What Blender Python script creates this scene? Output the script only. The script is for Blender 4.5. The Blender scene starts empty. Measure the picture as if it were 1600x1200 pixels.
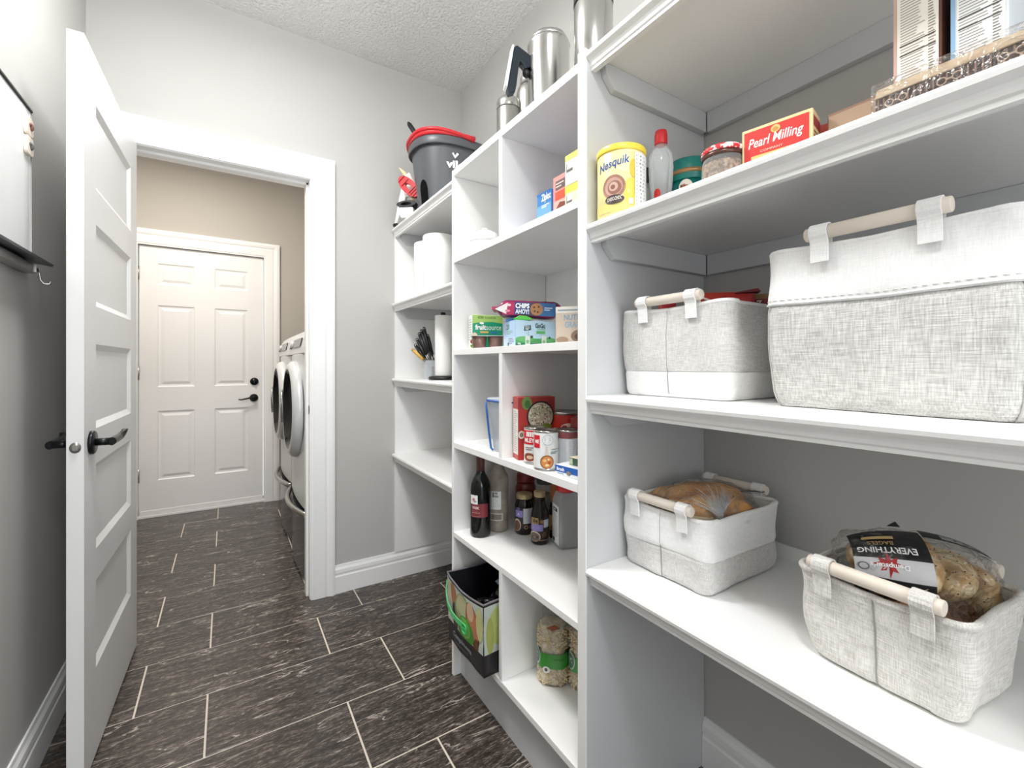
import bpy, bmesh, math, random
from mathutils import Vector, Matrix, noise
random.seed(4)
PI = math.pi
S = bpy.context.scene
COL = S.collection

# ------------------------------------------------------------------ camera, world, lights, exposure
cam_d = bpy.data.cameras.new('camera')
cam_d.sensor_width = 36.0
cam_d.lens = 696.0 / 1600.0 * 36.0
cam_d.shift_y = -30.0 / 1600.0
cam_d.clip_start = 0.02
cam = bpy.data.objects.new('camera', cam_d)
cam.location = (0.0, 0.0, 1.14)
cam.rotation_euler = (PI / 2, 0.0, -math.atan(446 / 696.0))
COL.objects.link(cam)
S.camera = cam

W = bpy.data.worlds.new('world')
W.use_nodes = True
W.node_tree.nodes['Background'].inputs[0].default_value = (0.93, 0.96, 1.0, 1)
W.node_tree.nodes['Background'].inputs[1].default_value = 0.85
S.world = W

def area(name, loc, rot, sx, sy, power, color, spread=PI):
    d = bpy.data.lights.new(name, 'AREA')
    d.shape = 'RECTANGLE'; d.size = sx; d.size_y = sy
    d.energy = power; d.color = color; d.spread = spread
    o = bpy.data.objects.new(name, d); o.location = loc; o.rotation_euler = rot
    COL.objects.link(o)
    return o

# added soft fill lamp behind the camera, acting as unseen daylight
area('rear_fill', (0.1, -1.75, 1.75), (PI / 2, 0, 0), 1.5, 1.5, 24, (0.95, 0.975, 1.0))
# light of the ceiling fixtures (pantry, laundry)
area('pantry_ceiling_light', (-0.03, 1.32, 2.655), (0, 0, 0), 0.32, 0.32, 16.5, (1.0, 0.997, 0.99))
area('rear_overhead_fill', (0.0, -0.25, 2.655), (0, 0, 0), 0.24, 0.24, 13, (1.0, 0.99, 0.975))  # added overhead fill behind the camera, no fixture known there
area('laundry_ceiling_light', (-0.25, 3.25, 2.655), (0, 0, 0), 0.30, 0.30, 20, (1.0, 0.92, 0.83))

def glow(name, loc, power, color, r=0.07):
    d = bpy.data.lights.new(name, 'POINT'); d.energy = power; d.color = color; d.shadow_soft_size = r
    o = bpy.data.objects.new(name, d); o.location = loc; COL.objects.link(o)
# sideways and upward spill of the same fixtures' globes
glow('pantry_globe_spill', (0.05, 1.32, 2.56), 9, (1.0, 0.995, 0.985))
glow('laundry_globe_spill', (-0.25, 3.25, 2.56), 5, (1.0, 0.92, 0.83))

S.view_settings.view_transform = 'Standard'
S.view_settings.look = 'None'
S.view_settings.gamma = 1.0
S.view_settings.use_curve_mapping = False
S.view_settings.exposure = 0.27
S.cycles.max_bounces = 10
S.cycles.diffuse_bounces = 6
S.cycles.transparent_max_bounces = 16
S.cycles.sample_clamp_indirect = 6.0
S.cycles.caustics_reflective = False
S.cycles.caustics_refractive = False

# ------------------------------------------------------------------ materials
def lin(c):
    c = c / 255.0
    return c / 12.92 if c <= 0.04045 else ((c + 0.055) / 1.055) ** 2.4
def rgb(h):
    h = h.lstrip('#')
    return tuple(lin(int(h[i:i + 2], 16)) for i in (0, 2, 4)) + (1.0,)

_mc = {}
def base_mat(name, color, rough=0.5, metal=0.0, spec=0.5, coat=0.0):
    m = bpy.data.materials.new(name); m.use_nodes = True
    p = m.node_tree.nodes['Principled BSDF']
    p.inputs['Base Color'].default_value = color
    p.inputs['Roughness'].default_value = rough
    p.inputs['Metallic'].default_value = metal
    p.inputs['Specular IOR Level'].default_value = spec
    if coat: p.inputs['Coat Weight'].default_value = coat
    return m
def col(h, rough=0.45, metal=0.0, vary=0.04):
    """plain coloured surface with a faint procedural mottle"""
    k = (h, rough, metal)
    if k in _mc: return _mc[k]
    m = base_mat('paint_' + h.strip('#'), rgb(h), rough, metal)
    nt = m.node_tree; N = nt.nodes; L = nt.links
    p = N['Principled BSDF']
    tc = N.new('ShaderNodeTexCoord'); nz = N.new('ShaderNodeTexNoise')
    nz.inputs['Scale'].default_value = 60; nz.inputs['Detail'].default_value = 3
    hs = N.new('ShaderNodeHueSaturation'); hs.inputs['Color'].default_value = rgb(h)
    mr = N.new('ShaderNodeMapRange')
    mr.inputs['To Min'].default_value = 1 - vary; mr.inputs['To Max'].default_value = 1 + vary
    L.new(tc.outputs['Object'], nz.inputs['Vector']); L.new(nz.outputs['Fac'], mr.inputs['Value'])
    L.new(mr.outputs['Result'], hs.inputs['Value']); L.new(hs.outputs['Color'], p.inputs['Base Color'])
    _mc[k] = m
    return m

def bumpy(m, scale, strength, dist=0.002, detail=4, kind='noise', coord='Object', stretch=None, rough_var=None):
    nt = m.node_tree; N = nt.nodes; L = nt.links; p = N['Principled BSDF']
    tc = N.new('ShaderNodeTexCoord'); mp = N.new('ShaderNodeMapping')
    if stretch: mp.inputs['Scale'].default_value = stretch
    L.new(tc.outputs[coord], mp.inputs['Vector'])
    if kind == 'noise':
        t = N.new('ShaderNodeTexNoise'); t.inputs['Detail'].default_value = detail; out = t.outputs['Fac']
    else:
        t = N.new('ShaderNodeTexVoronoi'); out = t.outputs['Distance']
    t.inputs['Scale'].default_value = scale
    L.new(mp.outputs['Vector'], t.inputs['Vector'])
    b = N.new('ShaderNodeBump'); b.inputs['Strength'].default_value = strength; b.inputs['Distance'].default_value = dist
    L.new(out, b.inputs['Height']); L.new(b.outputs['Normal'], p.inputs['Normal'])
    return m

M = {}
M['wall'] = bumpy(base_mat('grey_wall_paint', rgb('#bfbebb'), 0.75, spec=0.25), 260, 0.12, 0.001)
M['laundry_wall'] = bumpy(base_mat('taupe_wall_paint', rgb('#bcb8b1'), 0.75, spec=0.25), 260, 0.12, 0.001)
M['panel_paint'] = bumpy(base_mat('pale_grey_panel_paint', rgb('#cbcdcf'), 0.5), 200, 0.08, 0.001)
M['ceiling'] = bumpy(base_mat('textured_ceiling_paint', rgb('#f0f0ee'), 0.9, spec=0.1), 85, 1.0, 0.014, detail=6)
M['white'] = bumpy(base_mat('white_shelf_paint', rgb('#f3f3f2'), 0.38), 140, 0.05, 0.001)
M['trim'] = bumpy(base_mat('white_trim_paint', rgb('#f4f4f4'), 0.33), 90, 0.04, 0.001)
M['door'] = bumpy(base_mat('white_door_paint', rgb('#eeeeee'), 0.36), 90, 0.05, 0.001, stretch=(6, 6, 1))
M['black_metal'] = bumpy(base_mat('dark_bronze_metal', rgb('#26282a'), 0.28, 0.7), 300, 0.03)
M['chrome'] = bumpy(base_mat('brushed_chrome', rgb('#b9b7b3'), 0.28, 1.0), 300, 0.05, 0.0005, stretch=(1, 1, 0.05))
M['steel'] = bumpy(base_mat('polished_steel', rgb('#c9c7c4'), 0.2, 1.0), 300, 0.05, 0.0005, stretch=(1, 1, 0.05))
M['grout'] = bumpy(base_mat('beige_grout', rgb('#d2c8bb'), 0.9), 400, 0.2)
M['grey_body'] = base_mat('platinum_appliance_paint', rgb('#d3d5d6'), 0.3, 0.15)
M['pedestal'] = base_mat('dark_pedestal_gloss', rgb('#6d6f72'), 0.16, 0.75)
M['glass_dark'] = base_mat('dark_door_glass', rgb('#17181a'), 0.06)
M['wood'] = bumpy(base_mat('pale_dowel_wood', rgb('#e6dccf'), 0.55), 30, 0.2, 0.0006, stretch=(1, 8, 8))
M['paper_white'] = bumpy(base_mat('white_paper', rgb('#f7f7f6'), 0.85), 500, 0.15, 0.0006)
M['black_plastic'] = bumpy(base_mat('black_plastic', rgb('#17181a'), 0.35), 200, 0.1)
M['bin_liner'] = bumpy(base_mat('black_bin_liner', rgb('#101114'), 0.10), 45, 0.9, 0.01)
M['bucket'] = bumpy(base_mat('charcoal_bucket_plastic', rgb('#54575b'), 0.38), 300, 0.08)
M['red_plastic'] = bumpy(base_mat('red_plastic', rgb('#cf2a30'), 0.35), 200, 0.05)

def clear_mat(name, color, alpha, rough=0.06, bump=None, spec=0.5):
    m = bpy.data.materials.new(name); m.use_nodes = True
    nt = m.node_tree; N = nt.nodes; L = nt.links
    for n in list(N): N.remove(n)
    out = N.new('ShaderNodeOutputMaterial'); mix = N.new('ShaderNodeMixShader')
    tr = N.new('ShaderNodeBsdfTransparent'); pr = N.new('ShaderNodeBsdfPrincipled')
    tr.inputs['Color'].default_value = color
    pr.inputs['Base Color'].default_value = color; pr.inputs['Roughness'].default_value = rough
    pr.inputs['Specular IOR Level'].default_value = spec
    lw = N.new('ShaderNodeLayerWeight'); lw.inputs['Blend'].default_value = 0.35
    mr = N.new('ShaderNodeMapRange'); mr.inputs['To Min'].default_value = alpha; mr.inputs['To Max'].default_value = min(1, alpha + 0.55)
    L.new(lw.outputs['Fresnel'], mr.inputs['Value']); L.new(mr.outputs['Result'], mix.inputs['Fac'])
    L.new(tr.outputs[0], mix.inputs[1]); L.new(pr.outputs[0], mix.inputs[2]); L.new(mix.outputs[0], out.inputs['Surface'])
    if bump:
        tc = N.new('ShaderNodeTexCoord'); nz = N.new('ShaderNodeTexNoise'); mp = N.new('ShaderNodeMapping')
        nz.inputs['Scale'].default_value = bump[0]; nz.inputs['Detail'].default_value = 3; nz.inputs['Distortion'].default_value = 1.2
        mp.inputs['Scale'].default_value = bump[2] if len(bump) > 2 else (1, 1, 1)
        b = N.new('ShaderNodeBump'); b.inputs['Strength'].default_value = bump[1]; b.inputs['Distance'].default_value = 0.01
        L.new(tc.outputs['Object'], mp.inputs['Vector']); L.new(mp.outputs['Vector'], nz.inputs['Vector'])
        L.new(nz.outputs['Fac'], b.inputs['Height']); L.new(b.outputs['Normal'], pr.inputs['Normal']); L.new(b.outputs['Normal'], lw.inputs['Normal'])
    return m
def film_mat():
    m = bpy.data.materials.new('crumpled_clear_film'); m.use_nodes = True
    nt = m.node_tree; N = nt.nodes; L = nt.links
    for n in list(N): N.remove(n)
    out = N.new('ShaderNodeOutputMaterial'); mix = N.new('ShaderNodeMixShader')
    tr = N.new('ShaderNodeBsdfTransparent'); gl = N.new('ShaderNodeBsdfGlossy')
    tr.inputs['Color'].default_value = (0.985, 0.985, 0.985, 1); gl.inputs['Roughness'].default_value = 0.16
    lw = N.new('ShaderNodeLayerWeight'); lw.inputs['Blend'].default_value = 0.25
    mr = N.new('ShaderNodeMapRange'); mr.inputs['To Min'].default_value = 0.035; mr.inputs['To Max'].default_value = 0.60
    tc = N.new('ShaderNodeTexCoord'); mp = N.new('ShaderNodeMapping'); nz = N.new('ShaderNodeTexNoise')
    nz.inputs['Scale'].default_value = 30; nz.inputs['Detail'].default_value = 2.5; nz.inputs['Distortion'].default_value = 1.5
    b = N.new('ShaderNodeBump'); b.inputs['Strength'].default_value = 1.0; b.inputs['Distance'].default_value = 0.02
    L.new(tc.outputs['Object'], mp.inputs['Vector']); L.new(mp.outputs['Vector'], nz.inputs['Vector']); L.new(nz.outputs['Fac'], b.inputs['Height'])
    L.new(b.outputs['Normal'], gl.inputs['Normal']); L.new(b.outputs['Normal'], lw.inputs['Normal'])
    L.new(lw.outputs['Facing'], mr.inputs['Value']); L.new(mr.outputs['Result'], mix.inputs['Fac'])
    L.new(tr.outputs[0], mix.inputs[1]); L.new(gl.outputs[0], mix.inputs[2]); L.new(mix.outputs[0], out.inputs['Surface'])
    return m
M['film'] = film_mat()
M['clear_plastic'] = clear_mat('clear_plastic', (0.93, 0.95, 0.96, 1), 0.22, 0.1)
M['clear_glass'] = clear_mat('clear_glass', (0.94, 0.96, 0.95, 1), 0.14, 0.03)
M['frosted'] = clear_mat('frosted_plastic', (0.9, 0.94, 0.98, 1), 0.45, 0.3)

def linen_mat(name, c0, c1, amp=0.5, fine=1.0):
    m = bpy.data.materials.new(name); m.use_nodes = True
    nt = m.node_tree; N = nt.nodes; L = nt.links; p = N['Principled BSDF']
    p.inputs['Roughness'].default_value = 0.9; p.inputs['Specular IOR Level'].default_value = 0.15
    tc = N.new('ShaderNodeTexCoord')
    outs = []
    for st in ((420, 420, 28), (26, 26, 420)):
        mp = N.new('ShaderNodeMapping'); mp.inputs['Scale'].default_value = tuple(s * fine for s in st)
        nz = N.new('ShaderNodeTexNoise'); nz.inputs['Scale'].default_value = 1.0; nz.inputs['Detail'].default_value = 2.5
        L.new(tc.outputs['Object'], mp.inputs['Vector']); L.new(mp.outputs['Vector'], nz.inputs['Vector'])
        outs.append(nz.outputs['Fac'])
    big = N.new('ShaderNodeTexNoise'); big.inputs['Scale'].default_value = 14; big.inputs['Detail'].default_value = 3
    L.new(tc.outputs['Object'], big.inputs['Vector'])
    a = N.new('ShaderNodeMath'); a.operation = 'ADD'; L.new(outs[0], a.inputs[0]); L.new(outs[1], a.inputs[1])
    b = N.new('ShaderNodeMath'); b.operation = 'MULTIPLY_ADD'; b.inputs[1].default_value = 0.25
    L.new(big.outputs['Fac'], b.inputs[0]); L.new(a.outputs[0], b.inputs[2])
    mr = N.new('ShaderNodeMapRange'); mr.inputs['From Min'].default_value = 0.82; mr.inputs['From Max'].default_value = 1.38
    L.new(b.outputs[0], mr.inputs['Value'])
    mx = N.new('ShaderNodeMix'); mx.data_type = 'RGBA'; mx.inputs[6].default_value = rgb(c0); mx.inputs[7].default_value = rgb(c1)
    L.new(mr.outputs['Result'], mx.inputs[0]); L.new(mx.outputs[2], p.inputs['Base Color'])
    bp = N.new('ShaderNodeBump'); bp.inputs['Strength'].default_value = amp; bp.inputs['Distance'].default_value = 0.0012
    L.new(a.outputs[0], bp.inputs['Height']); L.new(bp.outputs['Normal'], p.inputs['Normal'])
    return m
M['linen'] = linen_mat('grey_woven_linen', '#b1b0ad', '#e6e5e2', 0.7, 1.35)
M['linen_soft'] = linen_mat('light_woven_linen', '#c0bfbd', '#e9e8e6', 0.4, 2.0)
M['linen_natural'] = linen_mat('flecked_natural_linen', '#c4c1bb', '#f1efeb', 0.45, 1.7)
M['canvas'] = linen_mat('white_canvas', '#ebebea', '#fbfbfa', 0.15, 2.0)

def tile_mat():
    m = bpy.data.materials.new('dark_streaked_tile'); m.use_nodes = True
    nt = m.node_tree; N = nt.nodes; L = nt.links; p = N['Principled BSDF']
    geo = N.new('ShaderNodeNewGeometry'); oi = N.new('ShaderNodeObjectInfo')
    cmb = N.new('ShaderNodeCombineXYZ'); mul = N.new('ShaderNodeMath'); mul.operation = 'MULTIPLY'; mul.inputs[1].default_value = 37.0
    L.new(oi.outputs['Random'], mul.inputs[0]); L.new(mul.outputs[0], cmb.inputs[0]); L.new(mul.outputs[0], cmb.inputs[1])
    add = N.new('ShaderNodeVectorMath'); add.operation = 'ADD'
    L.new(geo.outputs['Position'], add.inputs[0]); L.new(cmb.outputs[0], add.inputs[1])
    def nz(scale, st, detail=6, rough=0.6, dist=0.0, rot=0.06):
        mp = N.new('ShaderNodeMapping'); mp.inputs['Scale'].default_value = st; mp.inputs['Rotation'].default_value = (0, 0, rot)
        n = N.new('ShaderNodeTexNoise'); n.inputs['Scale'].default_value = scale; n.inputs['Detail'].default_value = detail
        n.inputs['Roughness'].default_value = rough; n.inputs['Distortion'].default_value = dist
        L.new(add.outputs[0], mp.inputs['Vector']); L.new(mp.outputs['Vector'], n.inputs['Vector'])
        return n.outputs['Fac']
    streak = nz(9, (1.0, 7.0, 1), 9, 0.78, 0.35)
    grain = nz(60, (0.8, 3.2, 1), 5, 0.75, 0.2)
    cr = N.new('ShaderNodeValToRGB')
    e = cr.color_ramp.elements
    e[0].position = 0.41; e[0].color = rgb('#1d1a18'); e[1].position = 0.655; e[1].color = rgb('#90837a')
    k = cr.color_ramp.elements.new(0.52); k.color = rgb('#413a35')
    mm = N.new('ShaderNodeMath'); mm.operation = 'MULTIPLY_ADD'; mm.inputs[1].default_value = 0.5
    L.new(grain, mm.inputs[0])
    h = N.new('ShaderNodeMath'); h.operation = 'MULTIPLY'; h.inputs[1].default_value = 0.52
    L.new(streak, h.inputs[0]); L.new(h.outputs[0], mm.inputs[2]); L.new(mm.outputs[0], cr.inputs['Fac'])
    # thin pale veins: narrow band of a stretched noise
    v = nz(3.2, (1.0, 5.0, 1), 4, 0.55, 0.5, rot=0.10)
    s = N.new('ShaderNodeMath'); s.operation = 'SUBTRACT'; s.inputs[1].default_value = 0.5; L.new(v, s.inputs[0])
    ab = N.new('ShaderNodeMath'); ab.operation = 'ABSOLUTE'; L.new(s.outputs[0], ab.inputs[0])
    vr = N.new('ShaderNodeMapRange'); vr.inputs['From Min'].default_value = 0.0; vr.inputs['From Max'].default_value = 0.012
    vr.inputs['To Min'].default_value = 1.0; vr.inputs['To Max'].default_value = 0.0; L.new(ab.outputs[0], vr.inputs['Value'])
    gate = nz(5, (1, 2, 1), 3); gr = N.new('ShaderNodeMapRange'); gr.inputs['From Min'].default_value = 0.46; gr.inputs['From Max'].default_value = 0.56
    L.new(gate, gr.inputs['Value'])
    g2 = N.new('ShaderNodeMath'); g2.operation = 'MULTIPLY'; L.new(vr.outputs['Result'], g2.inputs[0]); L.new(gr.outputs['Result'], g2.inputs[1])
    g3 = N.new('ShaderNodeMath'); g3.operation = 'MULTIPLY'; g3.inputs[1].default_value = 0.75; L.new(g2.outputs[0], g3.inputs[0])
    mx = N.new('ShaderNodeMix'); mx.data_type = 'RGBA'; L.new(g3.outputs[0], mx.inputs[0]); L.new(cr.outputs['Color'], mx.inputs[6])
    mx.inputs[7].default_value = rgb('#c9c0b6')
    L.new(mx.outputs[2], p.inputs['Base Color'])
    p.inputs['Roughness'].default_value = 0.27
    b = N.new('ShaderNodeBump'); b.inputs['Strength'].default_value = 0.15; b.inputs['Distance'].default_value = 0.001
    L.new(streak, b.inputs['Height']); L.new(b.outputs['Normal'], p.inputs['Normal'])
    return m
M['tile'] = tile_mat()

def food_mat(name, c0, c1, scale=18, rough=0.55, lo=0.35, hi=0.65, bump=0.2):
    m = bpy.data.materials.new(name); m.use_nodes = True
    nt = m.node_tree; N = nt.nodes; L = nt.links; p = N['Principled BSDF']; p.inputs['Roughness'].default_value = rough
    tc = N.new('ShaderNodeTexCoord'); nz = N.new('ShaderNodeTexNoise'); nz.inputs['Scale'].default_value = scale; nz.inputs['Detail'].default_value = 5
    L.new(tc.outputs['Object'], nz.inputs['Vector'])
    mr = N.new('ShaderNodeMapRange'); mr.inputs['From Min'].default_value = lo; mr.inputs['From Max'].default_value = hi
    L.new(nz.outputs['Fac'], mr.inputs['Value'])
    mx = N.new('ShaderNodeMix'); mx.data_type = 'RGBA'; mx.inputs[6].default_value = rgb(c0); mx.inputs[7].default_value = rgb(c1)
    L.new(mr.outputs['Result'], mx.inputs[0]); L.new(mx.outputs[2], p.inputs['Base Color'])
    b = N.new('ShaderNodeBump'); b.inputs['Strength'].default_value = bump; b.inputs['Distance'].default_value = 0.003
    L.new(nz.outputs['Fac'], b.inputs['Height']); L.new(b.outputs['Normal'], p.inputs['Normal'])
    return m
M['bun'] = food_mat('bread_crust', '#c07f3c', '#efbd80', 12)
M['bun_pale'] = food_mat('pale_bread', '#ecd3a6', '#f8ecd0', 30)
M['bagel'] = food_mat('bagel_crust', '#c39a63', '#f2dfb3', 26, lo=0.4, hi=0.6)
M['seed'] = food_mat('seeds', '#1c1712', '#6b4a2c', 90)
M['pasta'] = food_mat('dry_pasta', '#ecd09a', '#f8eccc', 50)
M['pasta_grey'] = food_mat('pasta_through_film', '#cbb996', '#f2e8d2', 60)
M['gingham'] = food_mat('red_white_gingham', '#d22d35', '#f6ece8', 90, lo=0.48, hi=0.52, bump=0)
M['redsauce'] = food_mat('tomato_sauce', '#6b2723', '#8d3a32', 12, 0.15)
M['granola'] = food_mat('spice_mix', '#6b4a35', '#caa98a', 140, lo=0.4, hi=0.6)
M['bottle_dark'] = base_mat('dark_wine_glass', rgb('#0b0d0c'), 0.05)
M['sauce_glass'] = base_mat('dark_sauce_glass', rgb('#1d130f'), 0.07)

# ------------------------------------------------------------------ mesh builder
class MB:
    def __init__(s): s.v = []; s.f = []; s.m = []; s.sm = []
    def add(s, vs, fs, m=0, sm=False):
        o = len(s.v); s.v += [tuple(v) for v in vs]
        for f in fs: s.f.append(tuple(i + o for i in f)); s.m.append(m); s.sm.append(sm)
    def box(s, x0, x1, y0, y1, z0, z1, m=0):
        vs = [(x, y, z) for x in (x0, x1) for y in (y0, y1) for z in (z0, z1)]
        s.add(vs, [(0, 1, 3, 2), (4, 6, 7, 5), (0, 4, 5, 1), (2, 3, 7, 6), (0, 2, 6, 4), (1, 5, 7, 3)], m); return s
    def lathe(s, prof, seg=32, m=0, sm=True, c=(0, 0, 0), sx=1, sy=1, cap=True):
        vs = []; n = len(prof)
        for r, z in prof:
            for k in range(seg):
                a = 2 * PI * k / seg; vs.append((c[0] + r * sx * math.sin(a), c[1] - r * sy * math.cos(a), c[2] + z))
        fs = [(i * seg + k, i * seg + (k + 1) % seg, (i + 1) * seg + (k + 1) % seg, (i + 1) * seg + k) for i in range(n - 1) for k in range(seg)]
        s.add(vs, fs, m, sm)
        if cap:
            if prof[0][0] > 1e-6: s.add(vs[:seg], [tuple(range(seg))[::-1]], m)
            if prof[-1][0] > 1e-6: s.add(vs[-seg:], [tuple(range(seg))], m)
        return s
    def rings(s, rs, m=0, sm=True, close=True, cap0=False, cap1=False):
        seg = len(rs[0]); vs = [v for r in rs for v in r]
        fs = [(i * seg + k, i * seg + (k + 1) % seg, (i + 1) * seg + (k + 1) % seg, (i + 1) * seg + k)
              for i in range(len(rs) - 1) for k in range(seg if close else seg - 1)]
        s.add(vs, fs, m, sm)
        if cap0: s.add(rs[0], [tuple(range(seg))[::-1]], m)
        if cap1: s.add(rs[-1], [tuple(range(seg))], m)
        return s
    def tube(s, pts, r, seg=8, m=0, closed=False, sm=True):
        P = [Vector(p) for p in pts]; n = len(P); rs = []
        up = None
        for i, p in enumerate(P):
            if closed: t = (P[(i + 1) % n] - P[i - 1])
            else: t = P[min(i + 1, n - 1)] - P[max(i - 1, 0)]
            t.normalize()
            if up is None:
                up = Vector((0, 0, 1)) if abs(t.z) < 0.9 else Vector((1, 0, 0))
            a = t.cross(up); a.normalize(); b = a.cross(t); up = b
            rr = r[i] if isinstance(r, (list, tuple)) else r
            rs.append([p + a * (rr * math.cos(2 * PI * k / seg)) + b * (rr * math.sin(2 * PI * k / seg)) for k in range(seg)])
        if closed: s.rings(rs + [rs[0]], m, sm)
        else: s.rings(rs, m, sm, cap0=True, cap1=True)
        return s
    def cyl(s, p0, p1, r, seg=20, m=0, r1=None):
        return s.tube([p0, p1], [r, r if r1 is None else r1], seg, m)
    def prism(s, poly, axis, a0, a1, m=0, sm=False):
        """poly: 2D points; axis 'x','y','z' = extrusion axis (poly in the other two, in x,y,z order)"""
        def P(u, v, w): return {'x': (w, u, v), 'y': (u, w, v), 'z': (u, v, w)}[axis]
        n = len(poly); vs = [P(u, v, a0) for u, v in poly] + [P(u, v, a1) for u, v in poly]
        s.add(vs, [(i, (i + 1) % n, n + (i + 1) % n, n + i) for i in range(n)], m, sm)
        s.add(vs[:n], [tuple(range(n))[::-1]], m); s.add(vs[n:], [tuple(range(n))], m)
        return s
    def ribbon(s, path, wdir, width, th, m=0):
        P = [Vector(p) for p in path]; w = Vector(wdir).normalized(); n = len(P); rs = []
        for i, p in enumerate(P):
            t = (P[min(i + 1, n - 1)] - P[max(i - 1, 0)]).normalized(); nn = t.cross(w).normalized()
            rs.append([p - w * width / 2 - nn * th / 2, p + w * width / 2 - nn * th / 2, p + w * width / 2 + nn * th / 2, p - w * width / 2 + nn * th / 2])
        return s.rings(rs, m, False, cap0=True, cap1=True)
    def ell(s, c, r, seg=20, rg=12, m=0, nz=0.0, fr=3.0, seed=0.0, sq=1.0, rot=None):
        rs = []
        for i in range(rg + 1):
            a = PI * i / rg; ring = []
            for k in range(seg):
                b = 2 * PI * k / seg
                def pw(x): return math.copysign(abs(x) ** sq, x)
                d = Vector((pw(math.sin(a)) * pw(math.cos(b)), pw(math.sin(a)) * pw(math.sin(b)), -pw(math.cos(a))))
                q = Vector((d.x * r[0], d.y * r[1], d.z * r[2]))
                if nz: q *= 1 + nz * noise.noise(d * fr + Vector((seed, seed * 2, 0)))
                if rot: q = rot @ q
                ring.append(q + Vector(c))
            rs.append(ring)
        return s.rings(rs, m, True)
    def out(s, name, mats, parent=None, bevel=0, seg=2, weld=True, smooth=None):
        if not isinstance(mats, (list, tuple)): mats = [mats]
        me = bpy.data.meshes.new(name); me.from_pydata(s.v, [], s.f)
        for m in mats: me.materials.append(m)
        me.polygons.foreach_set('material_index', s.m); me.polygons.foreach_set('use_smooth', s.sm if smooth is None else [smooth] * len(s.f))
        bm = bmesh.new(); bm.from_mesh(me)
        if weld: bmesh.ops.remove_doubles(bm, verts=bm.verts, dist=1e-5)
        if bevel:
            es = [e for e in bm.edges if len(e.link_faces) == 2 and e.calc_face_angle(0) > 0.6]
            bmesh.ops.bevel(bm, geom=es, offset=bevel, segments=seg, affect='EDGES', profile=0.5, clamp_overlap=True)
        if weld: bmesh.ops.recalc_face_normals(bm, faces=bm.faces)
        bm.to_mesh(me); bm.free()
        o = bpy.data.objects.new(name, me); COL.objects.link(o)
        if parent: o.parent = parent
        return o

def tag(o, label=None, cat=None, group=None, kind=None):
    if label: o['label'] = label
    if cat: o['category'] = cat
    if group: o['group'] = group
    if kind: o['kind'] = kind
    return o
def thing(name, label, cat, loc=(0, 0, 0), rz=0.0, group=None, rot=None):
    o = bpy.data.objects.new(name, None); o.empty_display_size = 0.05; COL.objects.link(o)
    o.location = loc; o.rotation_euler = rot if rot else (0, 0, rz)
    return tag(o, label, cat, group)
def struct(name, label=None, loc=(0, 0, 0), rz=0.0):
    o = bpy.data.objects.new(name, None); COL.objects.link(o); o.location = loc; o.rotation_euler = (0, 0, rz)
    return tag(o, label, None, None, 'structure')
def copy_tree(o, loc, rz, label, group=None):
    r = o.copy(); COL.objects.link(r); r.location = loc; r.rotation_euler = (0, 0, rz); r['label'] = label
    if group: r['group'] = group
    def rec(a, b):
        for ch in a.children:
            c = ch.copy(); COL.objects.link(c); c.parent = b; rec(ch, c)
    rec(o, r); return r

# ------------------------------------------------------------------ flat print (lettering, label areas)
_tg = {}
def text_geo(body, bold, shear):
    k = (body, bold, shear)
    if k in _tg: return _tg[k]
    cu = bpy.data.curves.new('t', 'FONT'); cu.body = body; cu.offset = bold; cu.shear = shear; cu.resolution_u = 3
    o = bpy.data.objects.new('t', cu); COL.objects.link(o)
    bpy.context.view_layer.update()
    dg = bpy.context.evaluated_depsgraph_get()
    me = bpy.data.meshes.new_from_object(o.evaluated_get(dg))
    vs = [(v.co.x, v.co.y) for v in me.vertices]; fs = [tuple(p.vertices) for p in me.polygons]
    x0 = min(v[0] for v in vs); x1 = max(v[0] for v in vs); y0 = min(v[1] for v in vs); y1 = max(v[1] for v in vs)
    vs = [((x - x0) / (x1 - x0), (y - y0) / (y1 - y0)) for x, y in vs]
    bpy.data.objects.remove(o); bpy.data.curves.remove(cu); bpy.data.meshes.remove(me)
    _tg[k] = (vs, fs); return _tg[k]

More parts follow.
